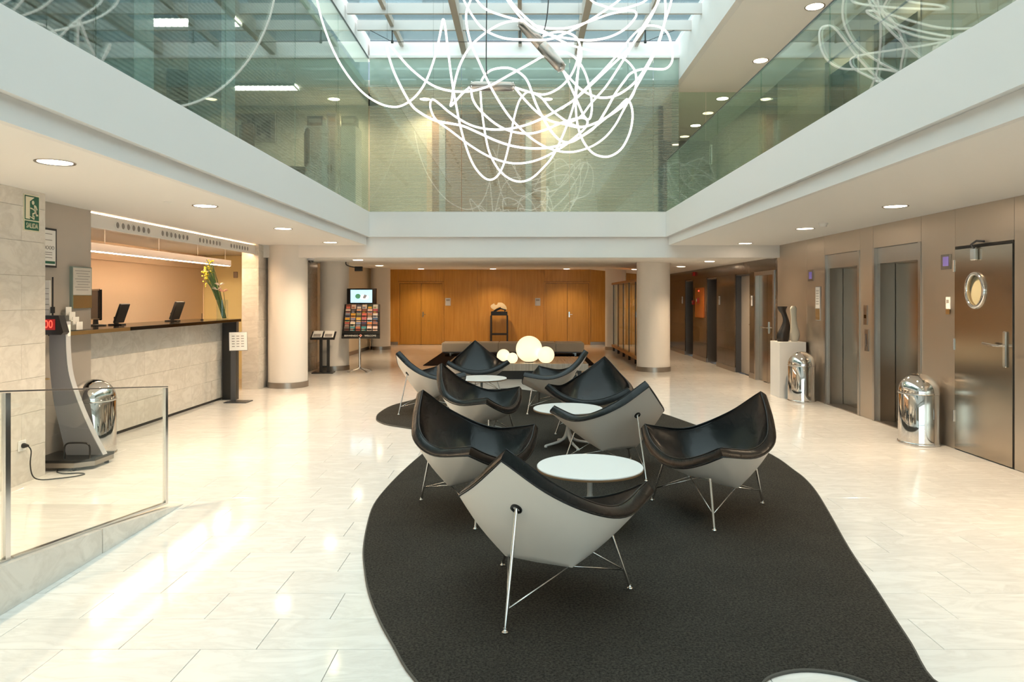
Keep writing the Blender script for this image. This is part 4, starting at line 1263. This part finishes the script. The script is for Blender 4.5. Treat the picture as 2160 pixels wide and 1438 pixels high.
# flowers
t = thing('flower_vase', 'tall glass vase with leaning green stems and lilies on the counter', 'vase', (-4.62, 10.80, 1.258))
vg = MB().lathe([(.085, .0), (.085, .30), (.079, .30), (.079, .012)], 'clear_glass', 28, cap=False).lathe([(.085, 0), (.085, .012)], 'clear_glass', 28).build('vase', t, True, 40)
random.seed(3)
for k in range(26):
    a = random.uniform(0, 2 * PI); r = random.uniform(.003, .024)
    bx, by = .03 + r * math.cos(a), r * math.sin(a)
    h = random.uniform(.62, .92); lean = -.21 - .06 * random.random()
    sp = random.uniform(-.05, .05)
    P = catmull([(bx, by, .015), (bx + lean * .3, by + sp * .2, h * .35), (bx + lean * .62, by + sp * .5, h * .68), (bx + lean * 1.0 + sp * .6, by + sp, h)], 3)
    MB().tube([tuple(p) for p in P], [.0105 - .006 * i / (len(P) - 1) for i in range(len(P))], 'stem_green' if k % 3 else 'leaf_green', 5).build('stem', t)
    if k % 2 == 0:
        fb = MB()
        for q in range(6):
            c = P[-1] + Vector((random.uniform(-.035, .035), random.uniform(-.03, .03), random.uniform(-.14, .04)))
            fb.sphere(tuple(c), .013, 'petal_yellow', 6, 4)
        fb.build('blossom', t)
def lily(c, m):
    b = MB(); c = Vector(c)
    for q in range(6):
        a = q * PI / 3
        d = Vector((math.cos(a) * .085, math.sin(a) * .06, .03 + .02 * math.sin(2 * a)))
        s_ = Vector((-math.sin(a), math.cos(a), 0)) * .02
        vs = [c, c + d * .5 + s_ + Vector((0, 0, .015)), c + d, c + d * .5 - s_ + Vector((0, 0, .015)), c + d * .5 + Vector((0, 0, -.004))]
        b.add([tuple(v) for v in vs], [(0, 1, 4), (1, 2, 4), (2, 3, 4), (3, 0, 4)], m)
    b.build('lily', t)
lily((-.03, -.03, .52), 'petal_white'); lily((-.07, -.03, .45), 'petal_white'); lily((.03, -.04, .42), 'petal_pink'); lily((-.22, -.02, .72), 'petal_white')
MB().tube([(.04, 0, .02), (.05, -.02, .25), (.035, -.035, .42)], .004, 'stem_green', 5).build('stem', t)

# ------------------------------------------------------------------ weighing machine
t = thing('weighing_scale', 'grey curved personal weighing machine with black platform and red display', 'scale', (-4.25, 6.6, 0))
pl = [(-.25, -.20), (.16, -.20), (.29, -.10), (.29, .20), (-.25, .20)]
MB().prism(pl, 'z', .032, .075, 'steel_soft').build('platform_frame', t)
MB().prism([(u * 1.01, v * 1.01) for u, v in pl], 'z', .0755, .10, 'black_satin').build('platform', t)
for x, y in ((-.2, -.15), (.13, -.16), (.25, .15), (-.2, .15)):
    MB().lathe([(.02, 0), (.02, .015), (.012, .032)], 'black_plastic', 12, (x, y, 0)).build('foot', t)
fr = catmull([(-.07, 0, 1.36), (-.068, 0, 1.1), (-.04, 0, .85), (.05, 0, .58), (.16, 0, .33), (.28, 0, .1)], 5)
bk = catmull([(-.06, 0, .1), (-.12, 0, .34), (-.175, 0, .58), (-.21, 0, .85), (-.222, 0, 1.1), (-.22, 0, 1.36)], 5)
MB().prism([(p.x, p.z) for p in bk + fr], 'y', .03, .10, 'grey_plastic').build('curved_column', t)
MB().prism([(p.x + .002, p.z) for p in fr] + [(p.x + .008, p.z) for p in reversed(fr)], 'y', .032, .098, 'light_grey_plastic').build('front_strip', t)
hd = MB().prism([(-.26, 1.24), (-.05, 1.24), (-.03, 1.262), (-.075, 1.42), (-.26, 1.42)], 'y', -.06, .028, 'black_plastic').build('display_head', t)
MB().box(-.25, -.105, -.064, -.0605, 1.285, 1.385, 'led_bg').build('display_window', t)
put('digits', text_mesh('00', .105, 'led_red', 'digits', ext=.0005, sx=.8), hd, (-.165, -.066, 1.335), (PI / 2, 0, 0))
MB().tube(catmull([(.02, -.12, .1), (.02, -.12, .20), (.04, -.12, .235), (.08, -.12, .245), (.19, -.12, .245), (.235, -.12, .235), (.255, -.12, .20), (.255, -.12, .1)], 5), .008, 'black_satin', 8).build('guard_rail', t, True)
MB().box(-.26, -.20, .0, .02, 1.42, 1.75, 'paper').build('height_board', t)
for k in range(5): MB().box(-.255, -.205, -.0015, -.0002, 1.47 + k * .05, 1.475 + k * .05, 'print_grey').build('mark', t)
MB().tube([(-.175, .01, 1.40), (-.175, .01, 1.78)], .007, 'black_plastic', 6).box(-.19, -.16, -.0, .02, 1.44, 1.5, 'black_plastic').build('height_rod', t)
MB().sphere((-.23, .01, .82), .03, 'brass_edge', 12, 8, (1, .4, .3)).build('knob', t, True)
MB().box(-.066, -.058, .045, .09, 1.22, 1.33, 'paper').build('sticker', t)
# plug socket and cable
t = thing('wall_socket', 'white power socket low on the marble wall', 'socket', (XLM + .0005, 5.98, .325))
MB().box(0, .01, -.045, .045, -.045, .045, 'paper', bev=.003).build('plate', t)
t = thing('power_cable', 'black power cable from the socket to the weighing machine', 'cable', (XLM + .011, 5.98, .325))
MB().lathe([(.02, 0), (.022, .012), (.014, .035), (.008, .05)], 'black_plastic', 14, T=Matrix.Rotation(PI / 2, 4, 'Y')).build('plug', t, True)
MB().tube([tuple(p) for p in catmull([(.045, 0, 0), (.065, .01, -.05), (.05, .02, -.16), (.05, .05, -.27), (.09, .09, -.313), (.20, .15, -.318), (.30, .22, -.318), (.34, .30, -.318), (.27, .34, -.318), (.15, .32, -.318), (.05, .37, -.318), (.0, .45, -.318)], 5)], .005, 'black_plastic', 6).build('cord', t, True)

# ------------------------------------------------------------------ glass railing on the ramp
t = thing('glass_railing', 'frameless glass railing with steel posts on the ramp kerb', 'railing', (-2.655, 4.4, 0))
def kz(y): return ramp_z(y) + .035
def rp(y0, y1, x0, x1, lo, hi, m, name):
    MB().prism([(y0 - 4.4, lo(y0)), (y1 - 4.4, lo(y1)), (y1 - 4.4, hi(y1)), (y0 - 4.4, hi(y0))], 'x', x0, x1, m).build(name, t)
topz = lambda y: kz(y) + .875
rp(1.6, 5.236, -.011, .011, lambda y: topz(y) - .008, lambda y: topz(y), 'chrome_rod', 'top_rail')
for y0 in (5.20, 3.59, 1.62):
    rp(y0, y0 + .036, -.011, .011, lambda y: kz(y) - .002, lambda y: topz(y) - .013, 'chrome_rod', 'post')
for a, b in ((3.64, 5.195), (1.67, 3.585)):
    rp(a, b, -.005, .005, lambda y: kz(y) + .012, lambda y: topz(y) - .013, 'clear_glass', 'pane')
    rp(a, b, -.016, .016, lambda y: kz(y) - .001, lambda y: kz(y) + .012, 'chrome_rod', 'bottom_channel')

# ------------------------------------------------------------------ menu stand at the counter end
t = thing('menu_stand', 'slim grey metal stand with a white printed sheet at the counter end', 'stand', (-4.36, 10.70, 0))
MB().box(-.14, .2, -.14, .13, 0, .012, 'dark_grey_metal').build('base_plate', t)
MB().box(-.075, -.0, -.035, -.02, .012, 1.0, 'dark_grey_metal').build('post', t)
T = Matrix.Translation((.02, -.04, .93)) @ Matrix.Rotation(.45, 4, 'Z') @ Matrix.Rotation(-.28, 4, 'X')
MB().box(-.11, .15, -.006, .004, -.15, .14, 'dark_grey_metal', T).build('holder', t)
MB().box(-.105, .145, -.009, -.0065, -.145, .135, 'paper', T).build('sheet', t)
for k in range(5):
    for q in range(3):
        MB().box(-.07 + q * .065, -.03 + q * .065, -.0098, -.0092, .07 - k * .04, .082 - k * .04, 'print_grey', T).build('print', t)

# ------------------------------------------------------------------ newspaper stand
t = thing('newspaper_stand', 'black newspaper stand in front of the second column', 'stand', (-4.22, 14.88, 0), .12)
MB().box(-.22, .22, -.17, .17, 0, .02, 'black_satin').build('base_plate', t)
for x in (-.05, .10):
    MB().box(x - .03, x + .03, -.02, .02, .02, .78, 'black_satin').build('post', t)
MB().box(-.02, .07, -.015, .015, .12, .15, 'black_satin').box(-.02, .07, -.015, .015, .70, .74, 'black_satin').build('crossbar', t)
T = Matrix.Translation((0, 0, .80)) @ Matrix.Rotation(.45, 4, 'X')
MB().box(-.25, .25, -.16, .16, -.02, 0, 'black_satin', T).box(-.25, .25, -.17, -.16, -.02, .03, 'black_satin', T).build('tray', t)
for i, (x, r) in enumerate(((-.12, .05), (.12, -.03))):
    p = thing('newspaper', 'folded newspaper on the %s of the black stand' % ('left' if i == 0 else 'right'), 'newspaper', (-4.22 + x, 14.88, .812), .12, 'newspapers on the stand')
    Tp = Matrix.Rotation(.45, 4, 'X')
    MB().box(-.1, .1, -.14, .14, .001, .014, 'paper', Tp).build('pages', p)
    MB().box(-.08, .07, -.12, .0, .0145, .0155, 'print_grey', Tp).build('print', p)

# ------------------------------------------------------------------ brochure stand with screen
BXc, BYc = -3.49, 15.05
t = thing('brochure_stand', 'black brochure stand on a chrome pole reading BIENVENIDO WELCOME', 'stand', (BXc, BYc, 0), .0)
MB().tube([(0, 0, .06), (0, 0, .74)], [.028, .022], 'chrome', 16).build('pole', t, True)
for k in range(4):
    a = PI / 4 + k * PI / 2
    P = catmull([(0, 0, .10), (.05 * math.cos(a), .05 * math.sin(a), .075), (.16 * math.cos(a), .16 * math.sin(a), .05), (.27 * math.cos(a), .27 * math.sin(a), .02)], 4)
    MB().tube([tuple(p) for p in P], .02, 'chrome', 8).lathe([(.035, 0), (.035, .012), (.02, .02)], 'chrome', 12, (.27 * math.cos(a), .27 * math.sin(a), 0)).build('foot', t, True)
TB = Matrix.Translation((.02, 0, .72)) @ Matrix.Rotation(-.22, 4, 'X')
MB().prism([(-.41, 0), (.41, 0), (.38, .745), (-.38, .745)], 'y', -.02, .03, 'black_satin', TB).build('board', t)
lt = text_mesh('BIENVENIDO', .052, 'paper', 'lettering'); lt.transform(TB @ Matrix.Translation((-.2, -.0215, .055)) @ Matrix.Rotation(PI / 2, 4, 'X')); put('lettering', lt, t, (0, 0, 0))
lt = text_mesh('WELCOME', .052, 'paper', 'lettering'); lt.transform(TB @ Matrix.Translation((.21, -.0215, .055)) @ Matrix.Rotation(PI / 2, 4, 'X')); put('lettering', lt, t, (0, 0, 0))
MB().prism([(0, .025), (.035, .06), (0, .095), (-.035, .06)], 'y', -.023, -.0205, 'petal_pink', TB).prism([(0, .045), (.015, .06), (0, .075), (-.015, .06)], 'y', -.0245, -.0232, 'red_plastic', TB).build('emblem', t)
pal = [['8a4a36', 'd8b9a6', '5a5560', 'd9c4ae', '2f4a30', 'd9cfc0'], ['c9b9a4', '4a3c3a', 'd9a07a', '7a4038', 'e2b5a0', 'b04050'], ['7f8290', 'e0a53a', '8a8f6a', 'd96a58', 'a86a50', 'e0d4c8'], ['d89a2a', '8f86a0', 'e0b040', 'c06a70', 'd8d0d8', '3f6088'], ['9a4a48', 'ecd9c0', '8088a8', '3f3a5a', 'd8803a', '9a6a58'], ['6a6058', '4a8a90', 'b8704a', '3a8a8a', 'e6d0c4', 'ecd4cc']]
ordn = ['first', 'second', 'third', 'fourth', 'fifth', 'sixth']
for r in range(6):
    for c in range(6):
        mn = 'leaflet_%s' % pal[r][c]
        if mn not in MATS: mat(mn, pal[r][c], .5)
        mn2 = 'leaflet_%s' % pal[(r + 2) % 6][(c + 3) % 6]
        if mn2 not in MATS: mat(mn2, pal[(r + 2) % 6][(c + 3) % 6], .5)
        wcol = .122 - .001 * (5 - r)
        x = (c - 2.5) * wcol; z = .66 - r * .096
        lo = thing('leaflet', '%s leaflet from the left in the %s row of the brochure stand' % (ordn[c].capitalize(), ordn[r]), 'leaflet', (BXc, BYc, 0), 0, 'leaflets in the brochure stand')
        MB().box(x - .05, x + .05, -.032, -.0206, z - .018, z + .075, mn, TB).build('cover', lo)
        MB().box(x - .04, x + .04 - .02 * (c % 2), -.0328, -.0322, z - .01, z + .03, mn2, TB).build('print', lo)
for r in range(6):
    MB().prism([(-.375 - r * .004, .57 - r * .096), (.375 + r * .004, .57 - r * .096), (.375 + r * .004, .585 - r * .096), (-.375 - r * .004, .585 - r * .096)], 'y', -.045, -.0335, 'black_satin', TB).build('pocket_lip', t)
t = thing('screen', 'flat screen with bluish picture above the brochure stand', 'screen', (BXc - .01, BYc + .25, 1.455))
MB().box(-.32, .32, -.03, .03, 0, .34, 'black_gloss', bev=.004).build('housing', t)
MB().box(-.24, .23, -.0315, -.0304, .03, .31, 'screen_blue').build('picture', t)
MB().prism([(-.08 + .06 * math.cos(2 * PI * i / 16), .17 + .06 * math.sin(2 * PI * i / 16) * .9) for i in range(16)], 'y', -.0325, -.0318, 'screen_green').prism([(.06 + .095 * math.cos(2 * PI * i / 16), .15 + .055 * math.sin(2 * PI * i / 16)) for i in range(16)], 'y', -.0325, -.0318, 'screen_white').prism([(.02, .13), (.08, .12), (.12, .19), (.06, .21)], 'y', -.0332, -.0326, 'screen_grey').build('picture_detail', t)
MB().box(-.06, .06, .03, .06, -.3, .2, 'black_satin').build('bracket', t)
t = thing('wall_camera', 'small dark bracket camera near the second column', 'camera', (-3.75, 15.3, rear_z(15.3)))
MB().tube(catmull([(-.1, 0, 0), (-.09, 0, -.06), (0, 0, -.1), (.12, 0, -.12)], 4), .012, 'black_plastic', 6).box(.1, .26, -.04, .04, -.2, -.1, 'black_plastic').build('body', t)

# ------------------------------------------------------------------ hanging light sculpture
def w2(zx, zy, d):
    px = 640 + .3889 * zx; py = .3889 * zy
    return Vector(((px - 1102) / F * d, d, CH + (629 - py) / F * d))
t = thing('light_sculpture', 'tangle of white glowing tubes with steel capsules hanging in the atrium', 'chandelier', (0, 0, 0))
DT = 7.4
curves = [
 ([(40, -160), (78, 20), (110, 140), (165, 280), (235, 400), (320, 500), (410, 560), (490, 580), (550, 565), (610, 520), (660, 450), (700, 350), (730, 240), (750, 140), (758, 105), (768, 140), (785, 280), (800, 400), (815, 500), (830, 580), (850, 680), (880, 790), (920, 890), (970, 955), (1015, 975), (1055, 950), (1090, 880), (1120, 760), (1140, 650), (1165, 560), (1190, 520), (1225, 498), (1290, 530), (1340, 590), (1400, 640), (1470, 680), (1530, 685), (1620, 650), (1700, 595), (1760, 540)], .55, 1.3, .4),
 ([(905, 470), (860, 510), (815, 560), (798, 573), (805, 540), (820, 450), (850, 350), (900, 260), (960, 200), (1040, 145), (1110, 118), (1178, 112)], .35, 0, 0),
 ([(908, 472), (920, 540), (960, 600), (1040, 670), (1120, 710), (1220, 725), (1310, 705), (1390, 670), (1470, 645), (1520, 640), (1541, 658), (1530, 690), (1490, 730), (1400, 800), (1290, 860), (1190, 885), (1100, 880), (1000, 845), (900, 785), (800, 710), (720, 650), (690, 590), (690, 550), (705, 540), (740, 565), (800, 615), (900, 675), (1000, 700), (1100, 700), (1200, 680), (1300, 640), (1400, 585), (1470, 540), (1550, 470), (1650, 375), (1740, 290), (1800, 220), (1850, 150), (1910, 40), (1950, -90)], -.7, 0, 0),
 ([(1410, 385), (1450, 470), (1490, 560), (1520, 625), (1542, 648), (1558, 630), (1565, 570), (1555, 490), (1530, 400), (1490, 330), (1440, 290), (1380, 282), (1310, 300), (1220, 350), (1120, 405), (1020, 460), (930, 490), (850, 497), (760, 485), (680, 450), (580, 370), (500, 280), (467, 243), (454, 250), (462, 300), (500, 410), (580, 560), (640, 615), (720, 655), (800, 670), (870, 685), (950, 720), (1050, 765), (1150, 795), (1260, 805), (1360, 795), (1460, 765), (1550, 710), (1640, 640), (1700, 590), (1745, 545), (1762, 542), (1780, 580), (1785, 640), (1770, 720), (1730, 800), (1680, 840), (1630, 850), (1570, 830), (1520, 770), (1490, 690), (1478, 600), (1480, 500), (1490, 380), (1494, 250), (1484, 330), (1450, 410), (1390, 475), (1310, 512), (1230, 500), (1145, 474)], .6, 0, 0),
 ([(1145, 472), (1200, 540), (1270, 610), (1340, 655), (1420, 668), (1500, 635), (1560, 560), (1640, 470), (1720, 350), (1780, 250), (1850, 130), (1920, 20), (1970, -100)], -.5, 0, 0),
 ([(1410, 385), (1450, 430), (1500, 480), (1560, 515), (1620, 530), (1690, 520), (1760, 480), (1820, 420), (1870, 340), (1920, 240), (1960, 120), (1996, 0), (2005, -120)], .6, 0, 0),
 ([(1950, -110), (1965, 60), (1945, 180), (1900, 300), (1840, 410), (1790, 500), (1740, 590), (1690, 680), (1630, 750), (1550, 800), (1450, 825), (1350, 810), (1250, 760), (1150, 670), (1080, 580), (1010, 460), (950, 330), (910, 240), (885, 130), (885, 60), (905, 5), (940, -100)], -.6, 1.0, .3),
 ([(840, -80), (870, 0), (920, 90), (980, 160), (1080, 205), (1200, 215), (1320, 215), (1400, 190), (1500, 140), (1600, 80), (1700, 10), (1800, -80)], .6, .6, .2),
 ([(900, -60), (940, 0), (990, 50), (1080, 85), (1178, 112), (1260, 140), (1350, 155), (1440, 150), (1540, 120), (1650, 80), (1740, 60), (1790, 58), (1806, 78), (1790, 110), (1740, 160), (1660, 200), (1560, 218), (1450, 210), (1340, 190), (1240, 150), (1150, 60), (1060, -70)], -.45, 0, 0),
 ([(1500, -90), (1560, 0), (1620, 30), (1700, 50), (1780, 35), (1860, 0), (1930, -90)], .5, .5, 0),
 ([(1400, 590), (1480, 530), (1560, 450), (1620, 390), (1700, 300), (1780, 200), (1830, 155), (1880, 138), (1940, 150), (1980, 190), (2000, 270), (2000, 330), (1970, 370), (1920, 375), (1850, 373), (1780, 395), (1740, 440), (1690, 510), (1640, 600), (1580, 690), (1500, 745), (1450, 770), (1400, 765), (1350, 720), (1300, 640), (1260, 560), (1220, 450), (1180, 400), (1120, 370), (1060, 370), (1010, 385), (975, 420), (962, 460), (962, 520), (968, 600), (985, 720), (1010, 830), (1060, 920), (1120, 970), (1180, 985), (1240, 965), (1300, 910), (1350, 850), (1400, 750), (1440, 650), (1470, 550), (1480, 450), (1490, 380), (1508, 300), (1495, 230), (1470, 195), (1420, 175), (1360, 175), (1300, 195)], .7, .9, .2),
 ([(1080, -80), (1120, 0), (1180, 70), (1260, 140), (1340, 190), (1440, 240), (1540, 270), (1660, 295), (1740, 320), (1790, 370), (1805, 420), (1800, 480), (1770, 540), (1700, 600), (1600, 660), (1500, 690), (1400, 670)], -.6, .4, .3)]
for ci, (pts, amp, ph, base) in enumerate(curves):
    P = []; n = len(pts)
    for i, (zx, zy) in enumerate(pts):
        s = i / (n - 1)
        d = DT + amp * (math.sin(PI * s) * math.cos(2.2 * PI * s + ph) if ph == 0 else math.sin(2 * PI * s * 1.5 + ph)) + base
        P.append(w2(zx, zy, d))
    MB().tube([tuple(p) for p in catmull(P, 5)], .0118, 'tube_glow', 7).build('light_tube', t, True)
def capsule(a, b, r):
    a, b = Vector(a), Vector(b); d = (b - a); L = d.length
    M = Matrix.Translation(a) @ d.to_track_quat('Z', 'Y').to_matrix().to_4x4()
    prof = [(.004, 0)] + [(r * math.sin(k * PI / 12), r * 1.4 * (1 - math.cos(k * PI / 12))) for k in range(1, 7)]
    prof += [(r, L / 2 - .002), (r - .002, L / 2), (r, L / 2 + .002)] + [(q[0], L - q[1]) for q in reversed(prof)]
    o = MB().lathe(prof, 'steel_soft', 24, T=M).build('capsule', t, True, 50)
    st = MB()
    for k in range(4):
        a2 = k * PI / 2 + .4
        for zz in (r * .5, L - r * .5):
            st.sphere((r * .8 * math.cos(a2), r * .8 * math.sin(a2), zz), .009, 'chrome', 8, 6, T=M)
    st.build('rivet', o, True)
capsule(w2(1172, 108, DT), w2(1412, 382, DT), .062)
capsule(w2(900, 466, DT), w2(1150, 470, DT), .05)
tp = w2(1003, 440, DT)
MB().tube([tuple(p) for p in catmull([tp, tp + Vector((-.02, 0, .12)), tp + Vector((-.02, .0, .6)), Vector((tp.x + .0, DT, 5.95))], 4)], .006, 'cable', 6).build('cable', t)
tp = w2(1290, 200, DT)
MB().tube([tuple(p) for p in catmull([tp, tp + Vector((.05, 0, .15)), tp + Vector((.08, .0, .5)), Vector((tp.x + .1, DT, 5.95))], 4)], .006, 'cable', 6).build('cable', t)
for zx, zy in ((758, 105), (455, 243), (705, 540), (1494, 240), (1880, 138), (1806, 70), (1760, 540)):
    tp = w2(zx, zy, DT)
    MB().tube([tuple(tp), (tp.x, tp.y, 5.95)], .0012, 'cable', 4).build('suspension_wire', t)

# ------------------------------------------------------------------ upstairs office
def office_chair(x, y, rz, label):
    t = thing('office_chair', label, 'chair', (x, y, Z2), rz, 'black office chairs upstairs')
    MB().box(-.22, .22, -.22, .22, .44, .52, 'black_plastic', bev=.03).build('seat', t, True, 30)
    b = MB().box(-.2, .2, .2, .26, .58, 1.14, 'black_plastic', bev=.025).build('backrest', t, True, 30)
    MB().tube([(0, 0, .1), (0, 0, .44)], .025, 'dark_grey_metal', 8).build('stem', t)
    for k in range(5):
        a = k * 2 * PI / 5
        MB().tube([(0, 0, .11), (.26 * math.cos(a), .26 * math.sin(a), .06)], .018, 'dark_grey_metal', 6).lathe([(.025, 0), (.025, .05)], 'black_plastic', 8, (.26 * math.cos(a), .26 * math.sin(a), 0)).build('leg', t)
office_chair(-3.62, 11.0, -1.2, 'black office chair upstairs beside the white cabinet')
office_chair(-4.15, 10.4, .5, 'black office chair upstairs farther left in the office')
t = thing('office_cabinet', 'tall white cabinet upstairs behind the striped glass', 'cabinet', (-3.42, 12.7, Z2))
for i in range(2):
    d = MB().box(-.46 + i * .46 + .002, i * .46 - .002, -.245, -.225, .03, 1.54, 'paper').build('door', t)
    MB().box(-.03 + i * .06 - .01, -.03 + i * .06 + .01, -.26, -.246, .7, .85, 'steel_soft').build('handle', d)
MB().box(-.46, .46, -.224, .225, 0, 1.55, 'paper').build('body', t)
for x, w, h, m, lab in ((-3.72, .28, .2, 'black_plastic', 'black box at the left on the office cabinet'), (-3.42, .18, .26, 'light_grey_plastic', 'grey radio with antenna on the office cabinet'), (-3.12, .26, .2, 'black_plastic', 'black box at the right on the office cabinet')):
    o = thing('storage_box', lab, 'box', (x, 12.7, Z2 + 1.55), group='boxes on the office cabinet')
    MB().box(-w / 2, w / 2, -.12, .12, 0, h, m, bev=.006).build('body', o)
    MB().box(-w / 2 + .03, w / 2 - .03, -.126, -.1205, h * .4, h * .75, 'print_grey').build('label_plate', o)
    if 'radio' in lab: MB().tube([(.05, 0, h), (.05, 0, h + .25)], .005, 'black_plastic', 5).build('antenna', o)
t = thing('wall_picture', 'grey framed picture on the office back wall', 'picture', (-5.2, 13.69, 4.9))
MB().box(-.38, .38, -.02, 0, -.28, .28, 'print_grey').build('canvas', t)
for k in range(7):
    MB().box(-.34 + k * .09, -.30 + k * .1, -.024, -.0205, -.2 + .05 * (k % 3), .05 + .05 * (k % 4), 'dark_grey_metal').build('paint_stroke', t)
for x, y, lab in ((-4.45, 9.45, 'louvred office ceiling lamp nearest the glass'), (-4.6, 12.4, 'louvred office ceiling lamp at the back')):
    o = thing('ceiling_lamp', lab, 'lamp', (x, y, UC), group='louvred office ceiling lamps')
    MB().box(-.62, .62, -.15, -.14, -.05, 0, 'light_grey_plastic').box(-.62, .62, .14, .15, -.05, 0, 'light_grey_plastic').build('frame', o)
    MB().box(-.6, .6, -.13, .13, -.012, -.004, 'office_glow').build('tube', o)
    for k in range(15):
        MB().box(-.6 + k * .085, -.592 + k * .085, -.14, .14, -.05, -.014, 'light_grey_plastic').build('louvre', o)
t = thing('office_desk', 'dark office desk upstairs near the glass', 'desk', (-4.2, 8.5, Z2))
MB().box(-.8, .6, -.5, .5, .70, .74, 'black_plastic').build('desk_top', t)
for x in (-.75, .55):
    for y in (-.45, .45):
        MB().box(x - .025, x + .025, y - .025, y + .025, 0, .70, 'dark_grey_metal').build('leg', t)
t = thing('monitor', 'black monitor on the upstairs office desk', 'monitor', (-3.95, 8.4, Z2 + .74), .5)
MB().box(-.28, .28, -.02, .02, .1, .45, 'black_gloss').build('display_panel', t)
MB().box(-.12, .12, -.08, .08, 0, .012, 'black_plastic').box(-.03, .03, -.0, .03, .012, .15, 'black_plastic').build('stand', t)
for y, w, lab in ((7.35, .17, 'pale office post behind the glass, right one'), (5.75, .15, 'pale office post behind the glass, left one')):
    t = thing('office_post', lab, 'post', (-3.25, y, Z2), group='posts in the upstairs office')
    MB().box(-w, w, -w, w, 0, UC - Z2, 'light_grey_plastic').build('shaft', t)
    MB().box(-w - .01, w + .01, -w - .01, w + .01, 0, .1, 'steel_soft').build('base', t)
